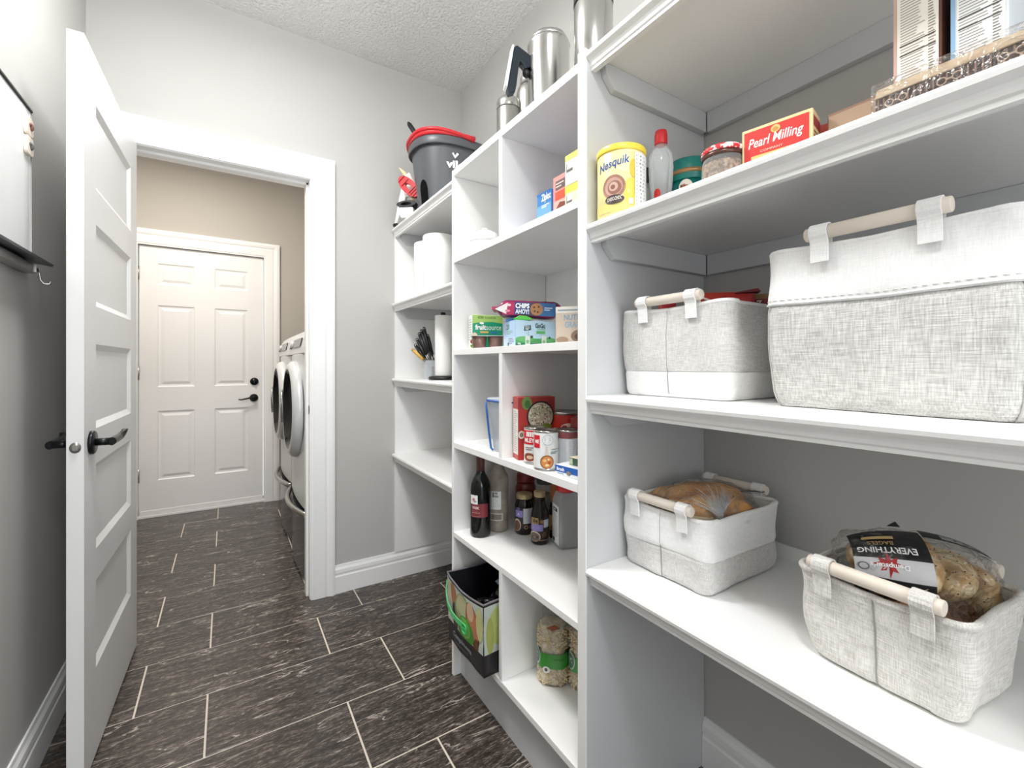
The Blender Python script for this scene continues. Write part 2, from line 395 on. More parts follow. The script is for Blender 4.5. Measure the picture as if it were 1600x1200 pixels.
class Print:
    def __init__(s, mp, l0=0.0003): s.mp = mp; s.b = MB(); s.mats = []; s.l = l0
    def mi(s, h):
        m = h if not isinstance(h, str) else col(h, 0.4, 0, 0.02)
        if m not in s.mats: s.mats.append(m)
        s.l += 0.00012
        return s.mats.index(m)
    def grid(s, f, nu, nv, h):
        m = s.mi(h); vs = [s.mp(*f(i / nu, j / nv), s.l) for j in range(nv + 1) for i in range(nu + 1)]
        s.b.add(vs, [(j * (nu + 1) + i, j * (nu + 1) + i + 1, (j + 1) * (nu + 1) + i + 1, (j + 1) * (nu + 1) + i) for j in range(nv) for i in range(nu)], m)
    def rect(s, u0, v0, u1, v1, h, nv=1):
        s.grid(lambda a, b: (u0 + (u1 - u0) * a, v0 + (v1 - v0) * b), max(1, int(abs(u1 - u0) / 0.006)), nv, h)
    def ell(s, cu, cv, ru, rv, h, n=24, a0=0, a1=2 * PI):
        m = s.mi(h); pts = [(cu + ru * math.cos(a0 + (a1 - a0) * k / n), cv + rv * math.sin(a0 + (a1 - a0) * k / n)) for k in range(n)]
        vs = [s.mp(cu, cv, s.l)] + [s.mp(u, v, s.l) for u, v in pts]
        s.b.add(vs, [(0, 1 + k, 1 + (k + 1) % n) for k in range(n)], m)
    def poly(s, pts, h):
        m = s.mi(h); s.b.add([s.mp(u, v, s.l) for u, v in pts], [tuple(range(len(pts)))], m)
    def text(s, body, u0, v0, u1, v1, h, bold=0.02, shear=0.0, rise=0.0, flip=False):
        vs, fs = text_geo(body, bold, shear); m = s.mi(h)
        if flip: vs = [(1 - x, 1 - y) for x, y in vs]
        s.b.add([s.mp(u0 + (u1 - u0) * x, v0 + (v1 - v0) * y + rise * x, s.l) for x, y in vs], fs, m)
    def lines(s, u0, v0, u1, v1, n, h, fill=0.45, seed=1):
        rnd = random.Random(seed); hh = (v1 - v0) / n
        m = s.mi(h)
        for i in range(n):
            e = u0 + (u1 - u0) * rnd.uniform(0.6, 1.0); y = v0 + hh * (i + 0.5)
            nu = max(1, int((e - u0) / 0.01))
            vs = [s.mp(u0 + (e - u0) * a / nu, y + q * hh * fill / 2, s.l) for q in (-1, 1) for a in range(nu + 1)]
            s.b.add(vs, [(a, a + 1, nu + 2 + a, nu + 1 + a) for a in range(nu)], m)
    def out(s, parent, name='printed_label'):
        return s.b.out(name, s.mats, parent, weld=False)
def front(d): return lambda u, v, l: (u, -d / 2 - l, v)
def left(w): return lambda u, v, l: (-w / 2 - l, -u, v)
def right(w): return lambda u, v, l: (w / 2 + l, u, v)
def topm(h): return lambda u, v, l: (u, v, h + l)
def cylm(r): return lambda u, v, l: ((r + l) * math.sin(u / r), -(r + l) * math.cos(u / r), v)

def carton(name, label, w, d, h, loc, rz, color, cat='box', group=None, rot=None, tuck=True):
    t = thing(name, label, cat, loc, rz, group, rot)
    b = MB().box(-w / 2, w / 2, -d / 2, d / 2, 0, h)
    b.out('carton_body', col(color, 0.5), t, bevel=0.0012, seg=1)
    return t

FX = -PI / 2                    # facing the aisle (-X)
CAMF = -math.atan(446 / 696.0)  # facing square to the viewer's side of the aisle

# ================================================================== STRUCTURE
ZC = 2.72
ft = struct('floor', 'dark streaked tile floor with beige grout lines')
MB().box(-1.1, 1.25, -1.8, 4.45, -0.06, -0.0025).out('grout_bed', M['grout'], ft)
tile_cache = {}
def tile(x0, x1, y0, y1):
    g = 0.0030; x0 += g; x1 -= g; y0 += g; y1 -= g
    if x1 - x0 < 0.01 or y1 - y0 < 0.01: return
    k = (round(x1 - x0, 4), round(y1 - y0, 4))
    if k not in tile_cache:
        w, h = k
        o = MB().box(-w / 2, w / 2, -h / 2, h / 2, -0.012, 0).out('tile', M['tile'], ft, bevel=0.0012, seg=1); tile_cache[k] = o.data
    else:
        o = bpy.data.objects.new('tile', tile_cache[k]); COL.objects.link(o); o.parent = ft
    o.location = ((x0 + x1) / 2, (y0 + y1) / 2, 0)
yy = 1.571 - 0.299 * 11; row = 11
j = -11
while True:
    y0 = 1.571 + 0.2985 * j; y1 = y0 + 0.2985
    if y0 > 4.3: break
    off = -0.055 if j % 2 == 0 else -0.254
    if j % 2 == 0: base = -0.055
    else: base = -0.254
    k0 = -3
    for k in range(-3, 4):
        xa = base + 0.5985 * k; xb = xa + 0.5985
        xa, xb = max(xa, -1.1), min(xb, 1.25)
        if xb - xa > 0.02: tile(xa, xb, max(y0, -1.8), min(y1, 4.45))
    j += 1

# wall with the doorway, seen at the end of the aisle
OX0, OX1, OZ = -0.366, 0.340, 2.036
YW0, YW1 = 2.35, 2.47
b = MB().box(-1.1, OX0 - 0.012, YW0, YW1, 0, ZC).box(OX1 + 0.012, 1.25, YW0, YW1, 0, ZC).box(OX0 - 0.012, OX1 + 0.012, YW0, YW1, OZ + 0.012, ZC)
tag(b.out('wall_back', [M['wall']]), 'grey painted wall around the open doorway', kind='structure')
tag(MB().box(-0.60, -0.46, -1.8, YW0, 0, ZC).out('wall_left', M['wall']), 'grey painted wall holding the whiteboard', kind='structure')
tag(MB().box(1.15, 1.25, -1.8, YW0, 0, ZC).out('wall_right', M['wall']), 'grey painted wall behind the shelves', kind='structure')
tag(MB().box(-1.1, 1.25, -1.8, 4.45, ZC, ZC + 0.06).out('ceiling', M['ceiling']), 'textured pale ceiling', kind='structure')
b = MB().box(-1.1, -0.553, 4.24, 4.36, 0, ZC).box(0.266, 1.25, 4.24, 4.36, 0, ZC).box(-0.553, 0.266, 4.24, 4.36, 2.035, ZC)
tag(b.out('wall_laundry_back', M['laundry_wall']), 'taupe laundry wall around the exterior door', kind='structure')
tag(MB().box(-1.2, -1.1, YW0, 4.45, 0, ZC).out('wall_laundry_left', M['laundry_wall']), 'taupe side wall of the laundry room', kind='structure')
tag(MB().box(1.25, 1.35, YW1, 4.45, 0, ZC).out('wall_laundry_right', M['laundry_wall']), 'taupe wall behind the washer and dryer', kind='structure')
# jamb lining with a door stop
b = MB().box(OX0 - 0.012, OX0, YW0 - 0.002, YW1 + 0.002, 0, OZ).box(OX1, OX1 + 0.012, YW0 - 0.002, YW1 + 0.002, 0, OZ).box(OX0 - 0.012, OX1 + 0.012, YW0 - 0.002, YW1 + 0.002, OZ, OZ + 0.012)
b.box(OX0, OX0 + 0.011, YW0 + 0.04, YW1 - 0.03, 0, OZ).box(OX1 - 0.011, OX1, YW0 + 0.04, YW1 - 0.03, 0, OZ).box(OX0, OX1, YW0 + 0.04, YW1 - 0.03, OZ - 0.011, OZ)
jb = b.out('trim_1', M['trim'], bevel=0.0015, seg=1); tag(jb, 'white door jamb lining of the open doorway', kind='structure')
s_ = MB().lathe([(0.0, 0), (0.010, 0), (0.010, 0.0015), (0, 0.0015)], 16); sp = s_.out('strike_plate', M['black_metal'], jb)
sp.rotation_euler = (0, -PI / 2, 0); sp.location = (OX1 - 0.0005, YW0 + 0.018, 0.92); sp.scale = (2.2, 1, 1)

def casing(name, x0, x1, zt, y, label, w=0.108, sgn=-1):
    # profile: u outward from opening edge, v protrusion from wall
    pr = [(0, 0), (0, 0.010), (0.010, 0.012), (0.014, 0.015), (0.062, 0.017), (0.072, 0.014), (0.082, 0.020), (0.096, 0.023), (w, 0.021), (w, 0)]
    rs = []
    for (cx, cz, dx, dz) in ((x0, 0, -1, 0), (x0, zt, -1, 1), (x1, zt, 1, 1), (x1, 0, 1, 0)):
        rs.append([(cx + dx * u, y + sgn * v, cz + dz * u) for u, v in pr])
    b = MB().rings(rs, 0, False, cap0=True, cap1=True)
    return tag(b.out(name, M['trim']), label, kind='structure')
casing('trim_2', OX0 - 0.004, OX1 + 0.004, OZ + 0.004, YW0, 'white moulded casing around the open doorway')
casing('trim_3', -0.549, 0.262, 2.031, 4.24, 'white moulded casing around the exterior door', 0.115)
casing('trim_4', OX0 - 0.004, OX1 + 0.004, OZ + 0.004, YW1, 'white casing on the laundry side of the doorway', sgn=1)

def baseboard(name, p0, p1, nrm, label, h=0.138):
    """profile swept from p0 to p1 (2D); nrm = 2D unit normal pointing into the room"""
    pr = [(0, 0), (0.014, 0), (0.014, h * 0.60), (0.011, h * 0.64), (0.011, h * 0.70), (0.013, h * 0.72), (0.012, h * 0.84), (0.007, h * 0.92), (0.005, h), (0, h)]
    rs = [[(p[0] + nrm[0] * u, p[1] + nrm[1] * u, v) for u, v in pr] for p in (p0, p1)]
    return tag(MB().rings(rs, 0, False, cap0=True, cap1=True).out(name, M['trim']), label, kind='structure')
baseboard('baseboard_back', (OX1 + 0.113, YW0), (1.136, YW0), (0, -1), 'white moulded baseboard right of the doorway')
baseboard('baseboard_left', (-0.46, -1.8), (-0.46, 2.33), (1, 0), 'white moulded baseboard under the whiteboard wall')
baseboard('baseboard_right', (1.15, -1.8), (1.15, 0.774), (-1, 0), 'white baseboard on the wall below the lowest shelf')
baseboard('baseboard_right.001', (1.15, 1.506), (1.15, 2.335), (-1, 0), 'white baseboard in the corner under the far shelves')
baseboard('baseboard_laundry', (0.379, 4.24), (1.25, 4.24), (0, -1), 'white baseboard behind the dryer')

# ---------------------------------------------------------------- doors
def door(name, label, w, h, th, panels, raised, loc, rz, mat):
    """local: hinge edge at x=0, slab to x=w, face y=0 towards -Y viewer, back y=th"""
    d = struct(name, label, loc, rz)
    xs = sorted(set([0, w] + [p[0] for p in panels] + [p[1] for p in panels])); zs = sorted(set([0, h] + [p[2] for p in panels] + [p[3] for p in panels]))
    b = MB()
    def inside(x, z): return any(p[0] < x < p[1] and p[2] < z < p[3] for p in panels)
    for i in range(len(xs) - 1):
        for k in range(len(zs) - 1):
            if not inside((xs[i] + xs[i + 1]) / 2, (zs[k] + zs[k + 1]) / 2):
                for y in (0, th): b.add([(xs[i], y, zs[k]), (xs[i + 1], y, zs[k]), (xs[i + 1], y, zs[k + 1]), (xs[i], y, zs[k + 1])], [(0, 1, 2, 3)])
    b.add([(0, 0, 0), (0, th, 0), (0, th, h), (0, 0, h)], [(0, 1, 2, 3)]); b.add([(w, 0, 0), (w, th, 0), (w, th, h), (w, 0, h)], [(0, 1, 2, 3)])
    b.add([(0, 0, 0), (w, 0, 0), (w, th, 0), (0, th, 0)], [(0, 1, 2, 3)]); b.add([(0, 0, h), (w, 0, h), (w, th, h), (0, th, h)], [(0, 1, 2, 3)])
    b.out('slab', mat, d)
    for (xa, xb, za, zb) in panels:
        b = MB()
        steps = [(0, 0), (0.018, 0.009)] if not raised else [(0, 0), (0.008, 0.006), (0.020, 0.0075), (0.040, 0.0015)]
        for side in (0, 1):
            rs = []
            for ins, dep in steps:
                y = dep if side == 0 else th - dep
                rs.append([(xa + ins, y, za + ins), (xb - ins, y, za + ins), (xb - ins, y, zb - ins), (xa + ins, y, zb - ins)])
            b.rings(rs, 0, False, cap1=True)
        b.out('panel', mat, d, weld=False)
    return d
# pantry door, opened along the left wall. hinge at far end
PW = 0.708
pz = [(1.65, 1.895), (1.31, 1.548), (0.955, 1.2), (0.605, 0.853), (0.26, 0.512)]
d1 = door('door_1', 'white five-panel interior door standing open with black lever handle', PW, 2.022, 0.035,
          [(0.115, PW - 0.115, a - 0.01, c - 0.01) for a, c in pz], False, (-0.341, 2.338, 0.010), -PI / 2 - 0.0235, M['door'])
# local x runs from hinge to the latch edge (towards the camera); local -y faces +X? adjust so face y=0 looks to the aisle
def lever(parent, x, z, y, sy, name='door_handle'):
    """lever set on face y, protruding in direction sy (-1 or 1), lever points to -x (hinge)"""
    h = MB(); h.lathe([(0.0, 0), (0.033, 0), (0.033, 0.007), (0.030, 0.010), (0, 0.010)], 28)
    o = h.out(name, M['black_metal'], parent); o.location = (x, y, z); o.rotation_euler = (PI / 2 if sy < 0 else -PI / 2, 0, 0)
    k = MB(); k.cyl((0, 0, 0.008), (0, 0, 0.042), 0.0105, 18)
    sg = 1 if sy < 0 else -1
    # arm: half pipe that flattens into a curled tip
    pts = []; n = 14
    rs = []
    for i in range(n + 1):
        t = i / n; px = 0.008 - t * 0.135
        ry = 0.0095 * (1 - 0.15 * t); 
        up = 0.0115 if t < 0.72 else 0.0115 * (1 - (t - 0.72) / 0.28) ** 0.6 + 0.0018
        lift = 0.0 if t < 0.6 else 0.010 * ((t - 0.6) / 0.4) ** 2
        bend = 0.046 + (0.0 if t < 0.7 else 0.006 * (t - 0.7) / 0.3)
        rs.append([(px, sg * (lift + (up if math.sin(a) > 0 else up) * math.sin(a) + (0.0115 - up) * 0.8), bend + ry * math.cos(a)) for a in [2 * PI * q / 14 for q in range(14)]])
    k.rings(rs, 0, True, cap0=True, cap1=True)
    a = k.out('lever', M['black_metal'], o)
    return o
lever(d1, PW - 0.062, 0.912, 0.0, -1); lever(d1, PW - 0.062, 0.912, 0.035, 1)
lp = MB().lathe([(0, 0), (0.0125, 0), (0.0125, 0.0012), (0, 0.0012)], 20).out('latch_plate', M['chrome'], d1)
lp.rotation_euler = (0, PI / 2, 0); lp.location = (PW, 0.0175, 0.908); lp.scale = (1.15, 0.95, 1)
lb = MB().box(-0.008, 0.008, -0.006, 0.006, 0, 0.006).out('latch_bolt', M['chrome'], d1, bevel=0.002); lb.rotation_euler = (0, PI / 2, 0); lb.location = (PW, 0.0175, 0.908)
for z in (0.25, 1.02, 1.78):
    MB().box(-0.004, 0.0, 0.002, 0.033, z - 0.045, z + 0.045).cyl((-0.005, -0.004, z - 0.045), (-0.005, -0.004, z + 0.045), 0.006, 10).out('hinge', M['chrome'], d1)

# exterior door of the laundry room (six raised panels)
LW = 0.797
pn = []
for (za, zb) in ((1.725, 1.885), (0.955, 1.57), (0.255, 0.775)):
    pn += [(0.105, 0.335, za, zb), (0.462, 0.692, za, zb)]
d2 = door('door_2', 'white six-panel exterior door at the end of the laundry room', LW, 2.008, 0.042, pn, True, (-0.542, 4.252, 0.018), 0, M['door'])
MB().box(-0.009, LW + 0.009, -0.012, 0.05, -0.018, -0.001).out('threshold', M['trim'], d2, bevel=0.002)
MB().box(0.004, LW - 0.004, -0.004, 0.0, 0.002, 0.035).out('door_sweep', M['trim'], d2, bevel=0.001)
for z in (0.30, 1.06, 1.80):
    MB().box(-0.009, 0.001, -0.002, 0.0, z - 0.05, z + 0.05).cyl((-0.004, -0.006, z - 0.05), (-0.004, -0.006, z + 0.05), 0.0055, 10).out('hinge', M['chrome'], d2)
db = MB().lathe([(0, 0), (0.031, 0), (0.030, 0.012), (0.018, 0.016), (0.012, 0.024), (0, 0.024)], 24).box(-0.003, 0.003, -0.014, 0.014, 0.02, 0.032).out('deadbolt', M['black_metal'], d2)
db.rotation_euler = (PI / 2, 0, 0); db.location = (0.735, 0, 0.985)
kb = MB().lathe([(0, 0), (0.032, 0), (0.030, 0.010), (0.016, 0.014), (0.012, 0.045), (0, 0.045)], 24)
hk = kb.out('door_handle', M['black_metal'], d2); hk.rotation_euler = (PI / 2, 0, 0); hk.location = (0.732, 0, 0.850)
MB().tube([(0, 0, 0.042), (-0.03, 0.002, 0.044), (-0.06, -0.004, 0.045), (-0.09, -0.010, 0.046), (-0.11, -0.006, 0.046)], [0.010, 0.008, 0.007, 0.006, 0.004], 10).out('lever', M['black_metal'], hk)

# ================================================================== FURNITURE: shelves
SZ = [1.866, 1.466, 1.069, 0.668]
ordn = ['topmost', 'second from the top', 'third from the top', 'lowest']
def nosing_profile(xf):
    return [(xf + 0.030, 0.0), (xf + 0.008, 0.0), (xf + 0.003, -0.002), (xf + 0.0, -0.008), (xf + 0.001, -0.014), (xf + 0.006, -0.018), (xf + 0.011, -0.021),
            (xf + 0.013, -0.027), (xf + 0.014, -0.033), (xf + 0.017, -0.036), (xf + 0.017, -0.042), (xf + 0.030, -0.042)]
def shelf(z, xf, y0, y1, label, cleat_lo=True, cleat_hi=False, group=None, backstrip=False):
    t = thing('wall_shelf', label, 'shelf', (0, 0, z), 0, group)
    MB().box(xf + 0.030, 1.149, y0 + 0.0005, y1 - 0.0005, -0.019, 0).out('board', M['white'], t)
    MB().prism(nosing_profile(xf), 'y', y0 + 0.0005, y1 - 0.0005).out('nosing', M['white'], t)
    MB().box(1.131, 1.149, y0 + 0.02, y1 - 0.02, -0.075, -0.0195).out('wall_cleat', M['panel_paint'], t, bevel=0.001, seg=1)
    for yes, ya, yb in ((cleat_lo, y0 + 0.0005, y0 + 0.0185), (cleat_hi, y1 - 0.0185, y1 - 0.0005)):
        if yes:
            pl = [(xf + 0.045, -0.0195), (xf + 0.050, -0.046), (xf + 0.078, -0.075), (1.1305, -0.075), (1.1305, -0.0195)]
            MB().prism(pl, 'y', ya, yb).out('side_cleat', M['panel_paint'], t, bevel=0.001, seg=1)
    if backstrip:
        MB().box(1.142, 1.149, y0 + 0.001, y1 - 0.001, 0.0, 0.034).out('back_strip', M['white'], t, bevel=0.001, seg=1)
    return t
YP0, YP1 = 0.775, 0.803
for z, n in zip(SZ, ordn):
    shelf(z, 0.698, -1.0, YP0, 'white painted long shelf on the right wall, ' + n + ' of the four', False, True, 'long white shelves on the right wall', backstrip=(z == SZ[3]))
for z, n in zip(SZ, ordn):
    shelf(z if z < 1.8 else 1.862, 0.738, 1.506, 2.338, 'white painted corner shelf beyond the cubby unit, ' + n + ' of the four', False, True, 'white corner shelves beside the doorway')
pw = thing('end_panel', 'white end panel on the grey wall behind the corner shelves', 'panel', (0, 0, 0))
MB().box(0.757, 1.149, 2.3385, 2.3495, 0.139, 1.866).out('panel_board', M['white'], pw)

pp = thing('partition_panel', 'tall pale grey partition between the cubby unit and the long shelves', 'panel', (0, 0, 0))
MB().box(0.703, 1.149, YP0, YP1, 0, 1.874).out('panel_board', M['panel_paint'], pp, bevel=0.0015, seg=1)
MB().box(0.6985, 0.703, YP0, YP1, 0, 1.874).out('edge_strip', M['white'], pp, bevel=0.001, seg=1)

cu = thing('cubby_unit', 'tall white cubby shelving unit in the middle of the right wall', 'shelving unit', (0, 0, 0))
UY0, UY1 = 0.8035, 1.5045; UX0, UX1 = 0.700, 1.149
UZ = [(1.855, 0.024, 'top_board'), (1.533, 0.021, 'shelf'), (1.196, 0.021, 'shelf'), (0.857, 0.021, 'shelf'), (0.529, 0.019, 'shelf'), (0.181, 0.019, 'bottom_board')]
b = MB().prism([(UX0, 0.10), (UX0, 1.830), (UX1 - 0.03, 1.830), (UX1 - 0.03, 0.0), (UX0 + 0.0, 0.0)], 'y', UY1 - 0.016, UY1)
b.out('side_panel', M['white'], cu, bevel=0.001, seg=1)
MB().box(UX1 - 0.028, UX1, UY0, UY1, 0.0, 1.830).out('back_panel', M['white'], cu)
for z, th, nm in UZ:
    y1 = UY1 if nm == 'top_board' else UY1 - 0.0165
    MB().box(UX0, UX1 if nm == 'top_board' else UX1 - 0.0285, UY0, y1, z - th, z).out(nm, M['white'], cu, bevel=0.001, seg=1)
for za, zb in ((1.533, 1.831), (0.857, 1.175), (0.181, 0.510)):
    MB().box(UX0 + 0.0005, UX1 - 0.0285, 1.151, 1.168, za, zb).out('divider', M['white'], cu, bevel=0.001, seg=1)
MB().box(UX0 + 0.030, UX0 + 0.046, UY0, UY1 - 0.0165, 0.0, 0.161).out('kick_board', M['panel_paint'], cu)

# ================================================================== APPLIANCES
def washer(name, label, y0, y1, window):
    t = thing(name, label, 'washing machine' if window == 'washer' else 'dryer', (0.0, (y0 + y1) / 2, 0), 0, 'front-loading laundry pair on pedestals')
    w = (y1 - y0) / 2
    # pedestal with bowed front
    def bow(x0, amt, n=10): return [(x0 - amt * (1 - (2 * i / n - 1) ** 2), -w + 2 * w * i / n) for i in range(n + 1)]
    pl = bow(0.352, 0.022) + [(1.10, w), (1.10, -w)]
    MB().prism([(x, y) for x, y in pl], 'z', 0.012, 0.345).out('pedestal', M['pedestal'], t, bevel=0.002, seg=1)
    # handle band over the drawer, bulging forward
    n = 14; rs = []
    for i in range(n + 1):
        u = i / n; y = -w + 0.01 + (2 * w - 0.02) * u; xx = 0.352 - 0.022 * (1 - (2 * u - 1) ** 2) - 0.030 * math.sin(PI * u) - 0.004
        zc = 0.362
        rs.append([(xx + 0.014 * math.cos(a), y, zc + 0.016 * math.sin(a)) for a in [2 * PI * k / 12 for k in range(12)]])
    MB().rings(rs, 0, True, cap0=True, cap1=True).out('drawer_handle', M['chrome'], t)
    # body
    pr = []
    for i in range(11):
        u = 2 * i / 10 - 1; pr.append((0.350 - 0.018 * (1 - u * u), w * u))
    pl = pr + [(1.10, w), (1.10, -w)]
    MB().prism(pl, 'z', 0.380, 1.20).out('cabinet', M['grey_body'], t, bevel=0.006)
    # console: sloped, rounded top front
    cp = [(0.335, 1.20), (0.338, 1.235), (0.350, 1.285), (0.372, 1.322), (0.405, 1.345), (0.46, 1.352), (1.10, 1.352), (1.10, 1.20)]
    MB().prism(cp, 'y', -w, w).out('control_console', M['grey_body'], t, bevel=0.004)
    MB().prism([(0.3335, 1.238), (0.3445, 1.285), (0.350, 1.285), (0.340, 1.238)], 'y', w - 0.11, w - 0.03).out('detergent_pull', M['black_plastic'], t)
    dp = MB().prism([(0.3335, 1.24), (0.3445, 1.288), (0.349, 1.288), (0.340, 1.24)], 'y', -0.16, 0.16).out('display', M['glass_dark'], t)
    kn = MB().lathe([(0, 0), (0.022, 0), (0.020, 0.012), (0, 0.013)], 24).out('dial', M['grey_body'], t); kn.rotation_euler = (0, -PI / 2 + 0.2, 0); kn.location = (0.343, 0.21, 1.262)
    # door ring
    ring = MB().lathe([(0.268, 0), (0.273, 0.010), (0.268, 0.028), (0.252, 0.044), (0.236, 0.050), (0.226, 0.049)], 56, cap=False)
    o = ring.out('door_ring', M['grey_body'], t); o.rotation_euler = (0, -PI / 2, 0); o.location = (0.338, 0, 0.890)
    g = MB().lathe([(0.0, 0.010), (0.06, 0.009), (0.12, 0.007), (0.165, 0.006), (0.195, 0.010), (0.214, 0.028), (0.2255, 0.0485)], 48, cap=False)
    g2 = g.out('door_glass', M['glass_dark'], o)
    MB().tube([(0.10, 0.222, 0.054), (0.0, 0.240, 0.058), (-0.10, 0.222, 0.054)], 0.006, 8).out('door_handle', M['steel'], o)
    return t
washer('clothes_dryer', 'silver front-loading machine on a dark pedestal, the one by the exterior door', 3.165, 3.835, 'dryer')
washer('washing_machine', 'silver front-loading machine on a dark pedestal, the one next to the doorway', 2.482, 3.150, 'washer')

# ================================================================== WHITEBOARD
wb = thing('whiteboard', 'frameless white board with grey pen ledge on the left wall', 'whiteboard', (-0.4595, 1.722, 0), 0)
WZ0, WZ1 = 1.432, 1.824
MB().box(0.0, 0.012, -0.9, 0, WZ0, WZ1).out('writing_surface', base_mat('whiteboard_enamel', rgb('#f0f1f0'), 0.15), wb, bevel=0.001, seg=1)
MB().box(-0.000, 0.016, -0.9, 0.003, WZ1, WZ1 + 0.007).out('top_rail', M['black_metal'], wb, bevel=0.001, seg=1)
MB().box(0.0, 0.014, 0.0005, 0.003, WZ0, WZ1).out('side_rail', M['chrome'], wb)
MB().prism([(0.0, WZ0 - 0.002), (0.0, WZ0 - 0.012), (0.052, WZ0 - 0.020), (0.055, WZ0 - 0.014), (0.016, WZ0 + 0.004)], 'y', -0.9, 0.012).out('pen_ledge', base_mat('dark_grey_ledge', rgb('#55585c'), 0.35, 0.5), wb, bevel=0.0008, seg=1)
MB().box(0.0, 0.026, -0.9, -0.012, WZ0 - 0.046, WZ0 - 0.021).out('ledge_base', M['chrome'], wb, bevel=0.002, seg=1)
hk = MB().tube([(0.027, -0.014, WZ0 - 0.032), (0.032, -0.013, WZ0 - 0.045), (0.034, -0.012, WZ0 - 0.062), (0.040, -0.010, WZ0 - 0.072), (0.050, -0.008, WZ0 - 0.071), (0.054, -0.007, WZ0 - 0.062)], 0.0028, 8)
hk.box(0.0262, 0.0285, -0.022, -0.005, WZ0 - 0.042, WZ0 - 0.024).out('hook', M['chrome'], wb)
def magnet(z, label, c, motif):
    t = thing('fridge_magnet', label, 'magnet', (-0.4470, 1.690, z), 0, 'square magnets on the whiteboard corner')
    b = MB(); n = 28; rs = []
    for xx, s in ((0, 0.98), (0.002, 1.0), (0.006, 1.0), (0.008, 0.95)):
        rs.append([(xx, s * 0.0235 * math.copysign(abs(math.cos(a)) ** 0.45, math.cos(a)), s * 0.0245 * math.copysign(abs(math.sin(a)) ** 0.45, math.sin(a))) for a in [2 * PI * k / n for k in range(n)]])
    b.rings(rs, 0, True, cap0=True, cap1=True); b.out('magnet_body', col(c, 0.4), t)
    q = MB(); q.ell((0.0095, 0.003, 0.0), (0.0035, 0.008, 0.0095), 12, 8, nz=0.4, fr=5); q.ell((0.0095, -0.005, 0.004), (0.003, 0.006, 0.005), 10, 6)
    q.out('motif', col(motif, 0.5), t)
magnet(1.773, 'cream square magnet with brown motif, the upper of two on the whiteboard', '#efe3d6', '#8d5f52')
magnet(1.722, 'cream square magnet with grey motif, the lower of two on the whiteboard', '#efe3d6', '#6d6f6c')

